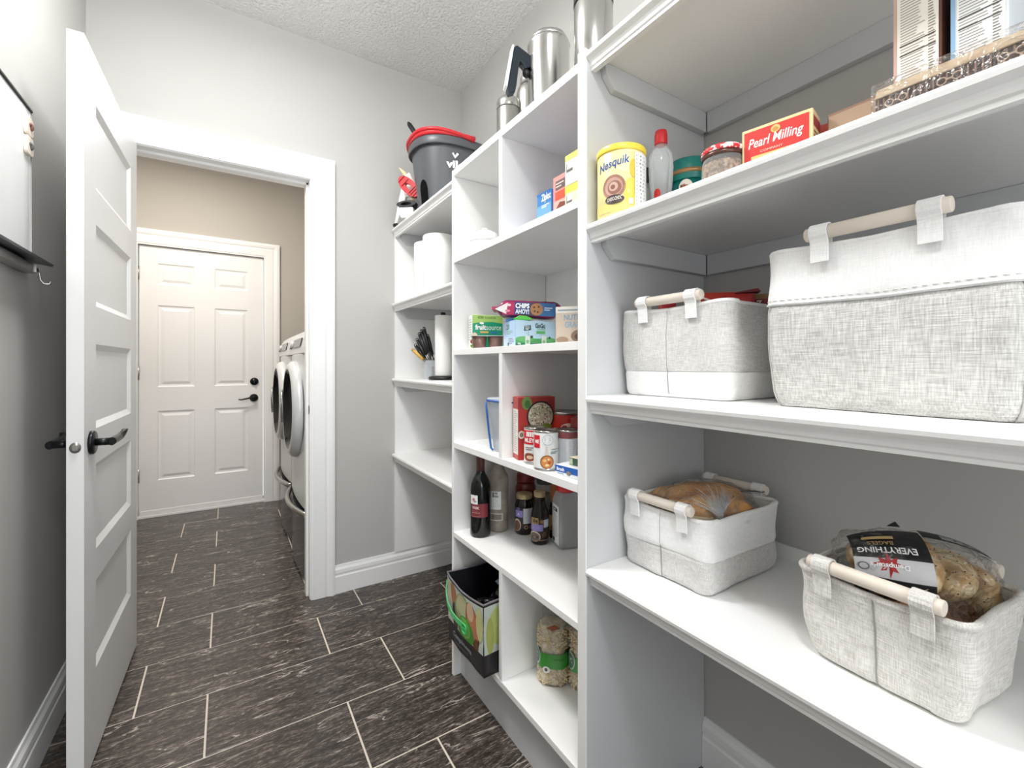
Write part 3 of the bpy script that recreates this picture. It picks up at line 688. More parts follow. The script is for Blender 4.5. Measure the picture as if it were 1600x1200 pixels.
# ================================================================== BASKETS
def rrect(hx, hy, r, n=9):
    pts = []
    for cx, cy, a0 in ((hx - r, hy - r, 0), (-hx + r, hy - r, PI / 2), (-hx + r, -hy + r, PI), (hx - r, -hy + r, 1.5 * PI)):
        for k in range(n): a = a0 + PI / 2 * k / (n - 1); pts.append((cx + r * math.cos(a), cy + r * math.sin(a), 0))
    # resample evenly
    P = [Vector(p) for p in pts]; P.append(P[0]); L = [0]
    for i in range(1, len(P)): L.append(L[-1] + (P[i] - P[i - 1]).length)
    out = []; N = 120
    for k in range(N):
        s = L[-1] * k / N; i = max(j for j in range(len(L)) if L[j] <= s + 1e-9); i = min(i, len(P) - 2)
        t = (s - L[i]) / max(1e-9, L[i + 1] - L[i]); out.append(P[i].lerp(P[i + 1], t))
    return out
def basket(name, label, cx, cy, z, w, l, h, split, lo, hi, rod_len, seed, flare=1.03, seam=True, split_wave=0.0, lean=0.0, rz=FX, corner_seam=False, stitch=False, bs=0.992):
    """w: width along local x (handle side), l: depth along local y, front handle at -y"""
    t = thing(name, label, 'basket', (cx, cy, z), rz, 'fabric storage baskets with wooden handles')
    hx, hy = w / 2, l / 2
    base = rrect(hx, hy, 0.024)
    def pt(p, v, off=0.0):
        s = (bs + (flare - bs) * v ** 0.7); k = 1 + 0.012 * math.sin(PI * v)
        q = Vector((p.x * s * k, p.y * s * k, 0)); nrm = Vector((p.x / hx if abs(p.x) > hx - 0.034 else 0, p.y / hy if abs(p.y) > hy - 0.034 else 0, 0))
        if nrm.length: nrm.normalize()
        d = 0.0062 * noise.noise(Vector((p.x * 9 + seed, p.y * 9, v * 2.2))) + 0.002 * noise.noise(Vector((p.x * 26, p.y * 26 + seed, v * 5)))
        if seam and abs(p.x) < 0.05 and abs(p.y) > hy - 0.034: d -= 0.0035 * math.exp(-(p.x / 0.006) ** 2) - 0.0012 * math.exp(-(p.x / 0.022) ** 2)
        d -= (0.0022 if lo is not hi else 0) * math.exp(-((v - sp(p)) / 0.022) ** 2)
        if v < 0.10: d -= 0.008 * (1 - v / 0.10) ** 2
        q += nrm * (d + off)
        sag = -0.006 * math.cos(PI * min(1, abs(p.x) / hx)) * 0.5 * v if abs(p.y) > hy - 0.034 else 0
        q.z = h * v + sag * v + 0.0015 * noise.noise(Vector((p.x * 14, p.y * 14, seed))) * v
        q.z = max(q.z, 0.0012)
        return q
    def sp(p): return split + split_wave * math.sin(PI * p.x / w + 0.6) * 0.5 + split_wave * (-p.y / l)
    NV = 18
    def band(a, b_, off, nv):
        rs = []
        for i in range(nv + 1):
            r = []
            for p in base:
                va = sp(p) if a is None else a; vb = sp(p) if b_ is None else b_
                r.append(pt(p, va + (vb - va) * i / nv, off))
            rs.append(r)
        return rs
    lo_r = band(0.0, None, 0.0, 14); hi_r = band(None, 1.0, 0.0014 if lo is not hi else 0.0, 12)
    MB().rings(lo_r, 0, True, cap0=True).out('lower_fabric', lo, t)
    MB().rings(hi_r, 0, True).out('upper_fabric', hi, t)
    inner = [[q for q in (pt(p, v, -0.007) for p in base)] for v in (1.0, 0.8, 0.5, 0.25, 0.06)]
    MB().rings(inner, 0, True, cap1=True).out('lining', M['canvas'], t)
    rim = [pt(p, 1.0, -0.003) for p in base]
    MB().tube(rim, 0.0052, 8, closed=True).out('rim', hi if hi is M['linen_natural'] else M['canvas'], t)
    if seam:
        for sy in (-1, 1):
            b = MB()
            sp_ = [p for p in base if abs(p.x) < 0.004 and p.y * sy > 0]
            p0 = min(sp_, key=lambda p: abs(p.x)) if sp_ else Vector((0, sy * hy, 0))
            b.tube([pt(p0, v, 0.0010) for v in [i / 24 for i in range(1, 25)]], 0.0010, 6)
            b.out('seam', col('#9d9c99', 0.8), t)
    if stitch:
        b = MB(); loop = [pt(p, sp(p) + 0.012, 0.0026) for p in base]
        b.tube(loop, 0.0017, 6, closed=True); b.out('piping', M['canvas'], t)
        k = 0; b = MB(); loop = [pt(p, sp(p) + 0.035, 0.0018) for p in base]
        for i in range(0, len(loop)):
            a, c = loop[i], loop[(i + 1) % len(loop)]
            b.tube([a.lerp(c, 0.1), a.lerp(c, 0.62)], 0.0007, 5)
        tag(b.out('stitching', col('#d9d8d5', 0.8), t), kind='stuff')
    if corner_seam:
        for p in [min(base, key=lambda q: (q - Vector((sx * hx, sy * hy, 0))).length) for sx in (-1, 1) for sy in (-1, 1)]:
            MB().tube([pt(p, v, 0.0006) for v in [i / 24 * split for i in range(0, 25)]], 0.0011, 6).out('corner_seam', col('#bdbcb8', 0.8), t)
    # dowel handles with fabric loops
    for sy in (-1, 1):
        yr = sy * (hy * flare + 0.004); zr = h + 0.020
        rod = MB(); rod.cyl((-rod_len / 2, yr, zr), (rod_len / 2, yr, zr), 0.0105, 20)
        rod.out('handle_rod', M['wood'], t, bevel=0.0012, seg=1)
        for sx in (-1, 1):
            xc = sx * (rod_len / 2 - 0.021)
            R = 0.0128; pth = [(xc, yr + sy * 0.0045, h - 0.026), (xc, yr + sy * 0.0048, h - 0.012), (xc, yr + sy * 0.0060, h + 0.004)]
            for k in range(11):
                a = -0.9 + (PI + 1.8) * k / 10
                pth.append((xc, yr + sy * R * math.cos(a), zr + R * math.sin(a)))
            pth += [(xc, yr - sy * 0.0085, h + 0.002), (xc, yr - sy * 0.012, h - 0.02)]
            MB().ribbon(pth, (1, 0, 0), 0.025, 0.0026).out('handle_loop', M['canvas'] if lo is not hi else M['linen_natural'], t)
    return t
# shelf three: two baskets
basket('fabric_basket', 'grey linen basket with white bottom band and red packets inside', 0.953, 0.627, SZ[2], 0.276, 0.300, 0.192, 0.30, M['canvas'], M['linen_soft'], 0.166, 3.1, flare=1.01)
basket('fabric_basket', 'largest basket, coarse grey linen with a wide white top band', 0.962, 0.262, SZ[2] , 0.300, 0.340, 0.258, 0.655, M['linen'], M['canvas'], 0.172, 7.7, flare=1.02, seam=False, corner_seam=True, stitch=True)
# lowest shelf: bread basket and bagel basket
basket('fabric_basket', 'white canvas basket with linen bottom holding bagged bread buns', 0.945, 0.652, SZ[3], 0.226, 0.272, 0.150, 0.44, M['linen_soft'], M['canvas'], 0.168, 1.3, flare=1.03, split_wave=0.05)
basket('fabric_basket', 'all-linen flecked basket holding bagged bagels on the lowest shelf', 0.888, 0.256, SZ[3], 0.198, 0.186, 0.138, 0.5, M['linen_natural'], M['linen_natural'], 0.164, 5.5, flare=1.09, rz=FX - 0.07, bs=0.95)

# contents of the bread basket
def film(name, c, r, parent, seed, rot=None, n=40, squash=1.0):
    b = MB(); b.ell(c, r, 56, 36, nz=0.10, fr=3.2, seed=seed, rot=rot, sq=0.8)
    vs = []
    cc = Vector(c)
    for v in b.v:
        d = Vector(v) - cc; u = d.normalized()
        k = noise.noise(u * 7 + Vector((seed, 0, 0))) * 0.05 + abs(noise.noise(u * 15 + Vector((0, seed, 0)))) * 0.045
        vs.append(tuple(cc + d * (1 + k)))
    b.v = vs
    return b.out(name, M['film'], parent, smooth=True)
bz = SZ[3] + 0.004
t = thing('bun_bag', 'clear bag of golden brown buns in the white-topped basket', 'bread', (0.945, 0.640, bz))
for i, (x, y, zz, a, L_) in enumerate(((-0.020, -0.040, 0.138, 0.30, 0.088), (0.028, 0.018, 0.148, 0.25, 0.092), (0.004, 0.070, 0.130, 0.2, 0.070))):
    rm = Matrix.Rotation(a - 0.9, 3, 'Z')
    b = MB(); b.ell((x, y, zz), (L_, 0.034, 0.036), 28, 16, nz=0.07, fr=2, seed=i * 3.3, rot=rm, sq=0.85); b.out('bun', M['bun'], t)
    b = MB(); b.ell((x, y, zz - 0.012), (L_ * 1.01, 0.036, 0.022), 28, 10, nz=0.06, fr=2, seed=i * 3.3, rot=rm, sq=0.8); b.out('bun_base', M['bun_pale'], t)
b = MB().ell((0, 0, 0.06), (0.105, 0.085, 0.055), 24, 12, nz=0.1, seed=2); b.out('lower_bun', M['bun'], t)
film('bag_film', (0.006, 0.000, 0.118), (0.120, 0.100, 0.072), t, 2.0)
# pleats of the drawn-together film, with its white highlight streaks put into their colour
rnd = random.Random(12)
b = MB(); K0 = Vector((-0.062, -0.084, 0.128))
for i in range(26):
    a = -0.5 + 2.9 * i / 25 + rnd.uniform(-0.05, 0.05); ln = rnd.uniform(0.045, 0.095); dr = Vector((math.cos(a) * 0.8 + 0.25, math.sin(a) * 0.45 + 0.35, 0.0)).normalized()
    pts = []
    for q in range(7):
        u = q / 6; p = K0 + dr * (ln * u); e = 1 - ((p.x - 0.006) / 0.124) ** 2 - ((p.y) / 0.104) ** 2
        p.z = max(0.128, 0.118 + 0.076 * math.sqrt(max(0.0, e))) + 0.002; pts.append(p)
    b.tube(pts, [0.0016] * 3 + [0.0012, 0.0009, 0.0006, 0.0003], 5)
tag(b.out('highlight_pleats', clear_mat('pleat_highlight', (1, 1, 1, 1), 0.30, 0.1), t), kind='stuff')
# gathered end pointing at the viewer
b = MB(); rs = []
for i in range(9):
    u = i / 8; rr = 0.040 * (1 - u) ** 1.4 + 0.010 + 0.014 * u * u
    rs.append([Vector((-0.030 - 0.035 * u, -0.070 - 0.022 * u, 0.122 + 0.004 * u)) + Vector((math.sin(a) * rr * (1 + 0.3 * math.cos(7 * a)) * 0.7, -math.sin(a) * rr * 0.4, math.cos(a) * rr * (1 + 0.3 * math.cos(7 * a)))) for a in [2 * PI * k / 42 for k in range(42)]])
b.rings(rs, 0, True); b.out('gathered_film', M['film'], t)
t2 = thing('bread_loaf', 'dark bread in crinkled film at the far left of the white-topped basket', 'bread', (0.868, 0.712, bz + 0.01))
b = MB(); b.ell((0, 0, 0.075), (0.030, 0.028, 0.062), 20, 14, nz=0.15, seed=9); b.out('crust', food_mat('dark_crust', '#5b4331', '#94765a', 20), t2)
film('bag_film', (0, 0, 0.078), (0.036, 0.034, 0.066), t2, 5.0)
tt = thing('bag_tie', 'thin black twist tie sticking up behind the buns', 'tie', (1.040, 0.600, bz + 0.158))
MB().tube([(-0.035, 0.030, -0.012), (-0.025, 0.012, 0.002), (0.0, 0, 0.008), (0.02, -0.018, 0.009), (0.028, -0.030, 0.008), (0.030, -0.036, 0.010)], 0.0012, 6).out('wire', M['black_plastic'], tt)

# bagels
bx, by = 0.902, 0.264
t = thing('bagel_bag', 'clear bag of seeded bagels with a black label marked EVERYTHING', 'bagels', (bx + 0.006, by - 0.012, bz + 0.034)); t.scale = (0.83, 0.83, 0.86)
BR = [(-0.040, 0.055, 0.125), (0.020, 0.060, 0.135), (-0.022, 0.000, 0.138), (0.045, 0.010, 0.140), (0.000, -0.048, 0.128), (0.060, -0.045, 0.120)]
# bag long axis runs away from the viewer, tilted
ax = Vector((0.50, -0.84, 0.0)).normalized()
def bagel(x, y, zz, i, tilt):
    b = MB(); rs = []; R, r = 0.030, 0.019; rm = Matrix.Rotation(tilt, 3, Vector((0.3, 1, 0)).normalized()) @ Matrix.Rotation(i * 1.1, 3, 'Z')
    for k in range(25):
        a = 2 * PI * k / 24; ring = []
        for q in range(12):
            c = 2 * PI * q / 12; rr = r * (1 + 0.12 * noise.noise(Vector((math.cos(a) * 2, math.sin(a) * 2, i * 5.0))))
            ring.append(rm @ Vector(((R + rr * math.cos(c)) * math.cos(a), (R + rr * math.cos(c)) * math.sin(a), rr * 0.95 * math.sin(c))) + Vector((x, y, zz)))
        rs.append(ring)
    b.rings(rs, 0, True); o = b.out('bagel', M['bagel'], t)
    sb = MB(); rnd = random.Random(i)
    for k in range(38):
        a = rnd.uniform(0, 2 * PI); c = rnd.uniform(0.1, PI - 0.1)
        p = rm @ Vector(((R + r * math.cos(c)) * math.cos(a), (R + r * math.cos(c)) * math.sin(a), r * 0.97 * math.sin(c))) + Vector((x, y, zz))
        sb.ell(p, (0.0016, 0.0012, 0.0012), 5, 3)
    tag(sb.out('seeds', M['seed'], o), kind='stuff')
for i, (x, y, zz, tl) in enumerate(((-0.045, 0.040, 0.128, 0.9), (-0.010, 0.050, 0.140, -0.3), (-0.030, -0.008, 0.134, -0.75), (0.022, 0.018, 0.148, -0.5), (0.018, -0.040, 0.128, -0.6), (0.062, -0.020, 0.130, -0.3), (0.055, -0.062, 0.104, -0.9))):
    bagel(x, y, zz, i, tl)
def ovoid(c, r, rot):
    def mp(u, v, l):
        # u,v angles scaled: longitudinal u (m), around v (m)
        a = v / r[2]; s = max(-0.98, min(0.98, u / r[0])); k = math.sqrt(1 - 0.75 * s * s)
        q = Vector((u, -(r[1] + l) * k * math.cos(a), (r[2] + l) * k * math.sin(a)))
        return tuple(rot @ q + Vector(c))
    return mp
rotb = Matrix.Rotation(-0.95, 3, 'Z')
bag_c = (0.003, 0.004, 0.126); bag_r = (0.118, 0.068, 0.062)
rf = Matrix.Rotation(-0.95, 3, 'Z')
film('bag_film', bag_c, (0.122, 0.073, 0.066), t, 8.0, rot=rf)
# label wrap lies on the film: a curved printed band
mp = ovoid(bag_c, (0.122, 0.078, 0.071), rf)
mp0 = mp
mp = lambda u, v, l: mp0(-0.100 + (u + 0.100) * 1.18, v * 1.12 - 0.014, l)
P = Print(mp, 0.0012)
def g(u0, v0, u1, v1, h): P.grid(lambda a, b: (u0 + (u1 - u0) * a, v0 + (v1 - v0) * b), 14, 14, h)
g(-0.100, -0.020, -0.006, 0.108, '#131214')
g(-0.100, 0.018, -0.006, 0.050, '#d8d8da')
leaf = []
for k, rr in enumerate([1, .45, .72, .35, .95, .5, .8, .4, 1.0, .4, .8, .5, .95, .35, .72, .45]):
    a = PI / 2 + 2 * PI * k / 16; leaf.append((-0.060 + 0.021 * rr * math.cos(a), 0.040 - 0.021 * rr * math.sin(a)))
for k in range(16):
    P.poly([(-0.060, 0.040), leaf[k], leaf[(k + 1) % 16]], '#b5262b')
P.text("Dempster's", -0.082, 0.034, -0.036, 0.044, '#ffffff', 0.03, 0.0, 0.0, True)
P.text('EVERYTHING', -0.094, 0.058, -0.022, 0.068, '#f2f2f2', 0.02, 0.0, 0.0, True)
P.text('BAGELS', -0.080, 0.072, -0.048, 0.079, '#a98d5f', 0.01, 0.0, 0.0, True)
g(-0.085, 0.083, -0.045, 0.089, '#b79c6a'); P.ell(-0.090, 0.034, 0.007, 0.007, '#6b6d72'); P.ell(-0.090, 0.034, 0.005, 0.005, '#c9c9cc')
g(-0.006, 0.092, 0.080, 0.112, '#161517'); P.lines(0.020, 0.096, 0.075, 0.108, 5, '#d8d8da', 0.4)
g(-0.078, -0.012, -0.032, 0.002, '#d9a92e'); P.lines(-0.074, -0.010, -0.036, 0.0, 2, '#5b4310', 0.5)
P.lines(-0.078, 0.006, -0.040, 0.012, 1, '#d8d8d8', 0.5)
P.out(t)
b = MB(); b.prism([(0, 0), (0.014, 0.010), (0.022, 0.0)], 'y', -0.001, 0.001); o = b.out('label_corner', M['black_plastic'], t); o.location = (0.060, 0.055, 0.182); o.rotation_euler = (0, 0, -0.9)
q = thing('bread_bag', 'bag of brown bread under the bagels at the basket front', 'bread', (bx, by, bz))
b = MB(); b.ell((-0.040, -0.035, 0.075), (0.046, 0.052, 0.052), 24, 14, nz=0.12, seed=4); b.ell((0.020, -0.060, 0.070), (0.055, 0.030, 0.050), 24, 14, nz=0.12, seed=6)
b.out('loaf', food_mat('brown_loaf', '#7d4527', '#b97c4e', 12), q)
film('bag_film', (-0.012, -0.045, 0.076), (0.088, 0.050, 0.060), q, 11.0)

# red packets in the linen basket
def pouch(name, label, cat, x, y, z, w, th, h, mat, rz, lean=0.0, group=None, seed=0.0, crimp=0.16):
    t = thing(name, label, cat, (x, y, z), rz, group)
    rs = []
    for i in range(17):
        v = i / 16; k = 1.0 if v < 0.55 else max(crimp, math.cos((v - 0.55) / 0.45 * PI / 2)); ww = 1 + 0.05 * (1 - k)
        if v < 0.06: k *= 0.85
        r = []
        for q in range(28):
            a = 2 * PI * q / 28; n_ = 1 + 0.10 * noise.noise(Vector((math.cos(a) * 2, v * 5 + seed, math.sin(a) * 2)))
            r.append((w / 2 * ww * math.copysign(abs(math.cos(a)) ** 0.6, math.cos(a)) * (0.97 + 0.03 * n_), th / 2 * k * math.copysign(abs(math.sin(a)) ** 0.8, math.sin(a)) * n_ + lean * v, h * v))
        rs.append(r)
    MB().rings(rs, 0, True, cap0=True, cap1=True).out('wrapper', mat, t)
    return t
ZB = SZ[2] + 0.005
G_ = 'red snack packets in the linen basket'
pouch('snack_packet', 'small red packet tip at the left of the linen basket', 'packet', 0.880, 0.690, ZB, 0.045, 0.030, 0.222, col('#c7343a', 0.3), -0.3, 0, G_, 1)
t = pouch('snack_packet', 'flat red packet with cream stripe in the linen basket', 'packet', 0.895, 0.590, ZB, 0.100, 0.045, 0.224, col('#c8402f', 0.3), CAMF - 0.2, 0.0, G_, 2)
P = Print(lambda u, v, l: (u, -0.017 + (v - 0.19) * 0.1 - l, v)); P.poly([(-0.045, 0.222), (-0.035, 0.222), (0.035, 0.190), (0.025, 0.190)], '#efe3d2'); P.out(t, 'stripe')
pouch('snack_packet', 'black packet behind the flat red ones', 'packet', 0.985, 0.650, ZB, 0.080, 0.050, 0.226, col('#2a2326', 0.3), CAMF, 0, G_, 3)
pouch('snack_packet', 'red packet with a rounded end in the linen basket', 'packet', 0.925, 0.545, ZB, 0.055, 0.035, 0.216, col('#b92f2b', 0.3), CAMF - 0.3, 0, G_, 4, crimp=0.6)
t = thing('snack_box', 'white and red carton leaning open at the right of the linen basket', 'box', (0.985, 0.575, ZB), CAMF - 0.35)
MB().box(-0.028, 0.028, -0.018, 0.018, 0, 0.226).out('carton_body', col('#a5282c', 0.45), t, bevel=0.001, seg=1)
P = Print(front(0.036)); P.poly([(-0.028, 0.15), (0.004, 0.15), (0.008, 0.222), (-0.028, 0.203)], '#f3f1ee'); P.ell(-0.012, 0.200, 0.006, 0.004, '#c9574f'); P.out(t)
MB().prism([(-0.029, 0.2265), (0.034, 0.236), (0.040, 0.229), (-0.026, 0.2262)], 'y', -0.019, 0.019).out('open_flap', col('#7d2024', 0.45), t)
t = thing('snack_box', 'dark red carton marked 7 beside the largest basket', 'box', (1.035, 0.540, ZB), CAMF - 0.5)
MB().box(-0.028, 0.028, -0.015, 0.015, 0, 0.222).out('carton_body', col('#8c2326', 0.45), t, bevel=0.001, seg=1)
MB().box(-0.029, 0.029, -0.016, 0.016, 0.215, 0.226).out('top_edge', col('#b08a62', 0.6), t, bevel=0.001, seg=1)
P = Print(front(0.03)); P.text('7', -0.022, 0.194, -0.010, 0.212, '#f0e6dc', 0.02, 0.2); P.out(t)

# ================================================================== SHELF TWO (items near the ceiling side)
z2 = SZ[1]
t = thing('drink_powder_can', 'yellow drink powder can with blue lettering and chocolate swirl', 'can', (0.757, 0.7205, z2), -0.78)
MB().lathe([(0.0515, 0), (0.053, 0.003), (0.053, 0.148), (0.0515, 0.150)], 48).out('can_body', col('#efe3a2', 0.35), t)
MB().lathe([(0.0545, 0.141), (0.0552, 0.143), (0.0552, 0.153), (0.0535, 0.1555), (0.0, 0.1555)], 48).out('lid', col('#f3dc4e', 0.35), t)
P = Print(lambda u, v, l: cylm(0.053)(u - 0.008, v, l))
P.rect(-0.083, 0.008, 0.083, 0.030, '#e6da84'); P.ell(0.020, 0.120, 0.030, 0.030, '#f4ecb8'); P.ell(0.030, 0.050, 0.018, 0.030, '#ecd75c'); P.ell(0.034, 0.100, 0.010, 0.020, '#e7c94b')
P.text('Nesquik', -0.048, 0.094, 0.024, 0.118, '#1f4fa3', 0.012, 0.12, 0.012)
P.ell(-0.010, 0.062, 0.026, 0.026, '#a9796a'); P.ell(-0.010, 0.062, 0.020, 0.020, '#c7a091'); P.ell(-0.008, 0.060, 0.015, 0.015, '#9c6b5b'); P.ell(-0.010, 0.062, 0.010, 0.010, '#d2b0a2'); P.ell(-0.011, 0.061, 0.005, 0.005, '#94604f')
P.ell(-0.008, 0.034, 0.021, 0.010, '#4c3f3a'); P.text('CHOC-CHOC', -0.024, 0.030, 0.008, 0.038, '#f1ebe2', 0.03, 0, 0.003)
P.rect(0.036, 0.014, 0.082, 0.136, '#eef0ee'); P.lines(0.040, 0.018, 0.080, 0.132, 14, '#8d9399', 0.35); P.rect(0.022, 0.022, 0.032, 0.034, '#f4f1e4')
P.out(t)
t = thing('spice_jar', 'small clear jar with black lid between the yellow can and the bottle', 'jar', (0.872, 0.7525, z2))
MB().lathe([(0.020, 0), (0.022, 0.004), (0.022, 0.105), (0.018, 0.118)], 24).out('glass', M['clear_glass'], t)
MB().lathe([(0.0, 0.003), (0.0195, 0.003), (0.0195, 0.040), (0, 0.042)], 20).out('contents', M['granola'], t)
MB().lathe([(0.0215, 0.119), (0.0218, 0.121), (0.0218, 0.152), (0.0195, 0.155), (0, 0.155)], 32).out('lid', M['black_plastic'], t)
t = thing('syrup_bottle', 'clear plastic bottle with a red cap and red label', 'bottle', (0.868, 0.6995, z2), -0.80)
pr = [(0.026, 0), (0.0285, 0.006), (0.0265, 0.030), (0.022, 0.060), (0.0265, 0.105), (0.0285, 0.140), (0.0265, 0.170), (0.019, 0.182), (0.0135, 0.189), (0.0135, 0.197)]
MB().lathe(pr, 36, sx=1.0, sy=0.8).out('bottle_body', M['clear_plastic'], t)
MB().lathe([(0.0, 0.001), (0.024, 0.004), (0.0235, 0.02), (0.020, 0.035), (0, 0.036)], 24, sy=0.8).out('liquid', col('#b8bcc0', 0.2), t)
MB().lathe([(0.0145, 0.195), (0.0150, 0.197), (0.0150, 0.217), (0.0135, 0.227), (0, 0.228)], 28).out('cap', M['red_plastic'], t)
def wrapc(u, v, l):
    rr = 0.026 + l; a = u / 0.026; return (rr * math.sin(a), -rr * 0.8 * math.cos(a) - 0.001, v)
P = Print(wrapc, 0.0015); P.ell(-0.010, 0.072, 0.0075, 0.013, '#c32a2e'); P.ell(-0.006, 0.045, 0.013, 0.022, '#d3262d'); P.text('mi', -0.012, 0.050, 0.0, 0.056, '#ffffff', 0.02); P.text('ry', -0.010, 0.036, 0.002, 0.044, '#ffffff', 0.02); P.out(t)
t = thing('coffee_canister', 'round canister with teal and gold lid behind the gingham jar', 'canister', (0.958, 0.688, z2), -0.85)
MB().lathe([(0.046, 0), (0.048, 0.003), (0.048, 0.115)], 40).out('canister_body', col('#0d6f6a', 0.35), t)
MB().lathe([(0.0500, 0.130), (0.0506, 0.130), (0.0506, 0.140), (0.0500, 0.140)], 40).out('gold_band', col('#b0885a', 0.3, 0.4), t)
MB().lathe([(0.0495, 0.115), (0.0500, 0.117), (0.0495, 0.163), (0.047, 0.167), (0, 0.167)], 40).out('lid', col('#0f7a71', 0.35), t)
P = Print(cylm(0.048)); P.ell(-0.012, 0.096, 0.016, 0.018, '#f2ece0'); P.ell(-0.012, 0.088, 0.013, 0.013, '#a9683c'); P.ell(0.014, 0.082, 0.013, 0.017, '#f2ece0'); P.ell(0.014, 0.080, 0.010, 0.014, '#b57646'); P.text('ri', -0.024, 0.096, -0.014, 0.104, '#8d1f24', 0.02); P.out(t)
t = thing('gingham_jar', 'glass jam jar with red and white gingham lid', 'jar', (0.850, 0.532, z2 - 0.0))
MB().lathe([(0.034, 0), (0.038, 0.006), (0.040, 0.05), (0.039, 0.080), (0.0365, 0.092)], 40).out('glass', M['clear_glass'], t)
MB().lathe([(0, 0.004), (0.033, 0.004), (0.037, 0.05), (0.036, 0.080), (0, 0.084)], 32).out('contents', M['granola'], t)
MB().lathe([(0.0385, 0.090), (0.0395, 0.091), (0.0395, 0.098), (0.0385, 0.098)], 40).out('lid_band', col('#5c4038', 0.3, 0.5), t)
MB().lathe([(0.0390, 0.0982), (0.0405, 0.0985), (0.0405, 0.106), (0.037, 0.110), (0.02, 0.1115), (0, 0.1115)], 40).out('lid', M['gingham'], t)

def pancake(loc, rz, label):
    t = carton('pancake_mix_box', label, 0.118, 0.052, 0.129, loc, rz, '#e7cf9d')
    P = Print(front(0.052)); P.rect(-0.0545, 0.004, 0.0535, 0.123, '#cf3a36')
    P.text('Pearl', -0.047, 0.090, -0.009, 0.108, '#ffffff', 0.01, 0.25); P.text('Milling', -0.005, 0.085, 0.045, 0.108, '#ffffff', 0.01, 0.25)
    P.text('COMPANY', -0.026, 0.078, 0.012, 0.082, '#f6dcc6', 0.0); P.rect(-0.042, 0.050, 0.042, 0.074, '#e4c179'); P.rect(-0.042, 0.010, 0.042, 0.034, '#b51f22')
    P.ell(0, 0.114, 0.008, 0.007, '#e7bd74'); P.ell(0, 0.113, 0.005, 0.004, '#c98f4a'); P.out(t)
    P = Print(right(0.118)); P.rect(-0.022, 0.100, 0.022, 0.118, '#a3292b'); P.lines(-0.021, 0.035, 0.021, 0.094, 8, '#7d6242', 0.35); P.rect(-0.024, 0.004, 0.024, 0.030, '#e9dcc0'); P.out(t, 'side_print')
    return t
rzp = math.atan2(0.377 - 0.493, 0.871 - 0.849)  # front face runs along this line
pancake((0.860 + 0.026 * 0.983, 0.438, z2), rzp, 'red and cream pancake mix box reading Pearl Milling Company')
t = carton('pancake_mix_box', 'second pancake box, mostly hidden behind the red and cream one', 0.10, 0.05, 0.118, (0.945, 0.422, z2), rzp, '#b9493f', group=None)
P = Print(right(0.10)); P.rect(-0.020, 0.088, 0.020, 0.108, '#8c2326'); P.lines(-0.02, 0.03, 0.02, 0.08, 7, '#5d4738', 0.35); P.out(t, 'side_print')
t = carton('oatmeal_box', 'plain brown oats carton between the pancake mix and the long brown box', 0.125, 0.05, 0.118, (0.925, 0.302, z2), FX, '#8b6b56')
P = Print(front(0.05)); P.rect(-0.060, 0.004, 0.060, 0.113, '#94735c'); P.rect(-0.060, 0.085, 0.020, 0.113, '#a58a73'); P.rect(-0.050, 0.030, 0.050, 0.060, '#5b4034'); P.out(t)

t = thing('patterned_tray_box', 'long dark brown patterned box in clear wrap at the shelf edge', 'box', (0.775, 0.014, z2), FX)
TL = 0.46
MB().box(-TL / 2, TL / 2, -0.030, 0.090, 0.0, 0.034).out('box_body', col('#43352f', 0.45), t, bevel=0.001, seg=1)
MB().prism([(-0.032, 0.0345), (-0.024, 0.050), (0.088, 0.052), (0.090, 0.0345)], 'x', -TL / 2 - 0.001, TL / 2).out('tan_lid', food_mat('tan_cardboard', '#b59c80', '#d1bda3', 40), t, bevel=0.001, seg=1)
P = Print(lambda u, v, l: (u, -0.030 - l, v))
n = 74
for i in range(n):
    u = -TL / 2 + TL * (i + 0.5) / n; P.rect(u - 0.0009, 0.003, u + 0.0009, 0.033, '#8d7465')
    P.l -= 0.00012
for i in range(9):
    u = -TL / 2 + 0.022 + i * 0.052
    for du, dv, r in ((0, 0, 0.008), (-0.007, 0.006, 0.005), (0.007, 0.007, 0.005), (0.006, -0.007, 0.005), (-0.007, -0.006, 0.005)):
        P.ell(u + du, 0.018 + dv, r, r, '#b7a08c', 14); P.l -= 0.0001; P.ell(u + du, 0.018 + dv, r * 0.72, r * 0.72, '#4a3a32', 14)
P.out(t, 'printed_pattern')
b = MB(); b.box(-TL / 2 - 0.004, TL / 2 + 0.002, -0.036, 0.094, 0.0005, 0.054); b.out('clear_wrap', M['film'], t, bevel=0.003)
for (yc, w, c, edge, lab, gap) in ((0.2375, 0.056, '#efeae0', '#5b3526', 'tall cream carton printed with a nutrition table, nearer the oats carton', 0), (0.1715, 0.057, '#eef1f2', '#8ab3d6', 'tall white and blue carton with a nutrition table at the frame edge', 1)):
    t = carton('cereal_carton', lab, w, 0.15, 0.30, (0.955, yc, z2), FX, edge if not gap else '#dfe6ec')
    P = Print(front(0.15)); P.rect(-w / 2 + 0.001 + (0.006 if gap else 0.003), 0.006, w / 2 - 0.003, 0.294, c); 
    P.rect(-w / 2 + 0.0005, 0.004, -w / 2 + 0.005, 0.296, '#8ab3d6' if gap else '#caa79a')
    P.lines(-w / 2 + 0.009, 0.02, w * 0.18, 0.28, 62, '#8b857c', 0.28, 3 + gap); P.lines(w * 0.24, 0.02, w / 2 - 0.006, 0.28, 62, '#7b766f', 0.35, 5 + gap); P.rect(-w / 2 + 0.008, 0.150, w / 2 - 0.006, 0.1515, '#4b4742'); P.rect(-w / 2 + 0.008, 0.165, w / 2 - 0.006, 0.1665, '#4b4742'); P.out(t, 'nutrition_table')

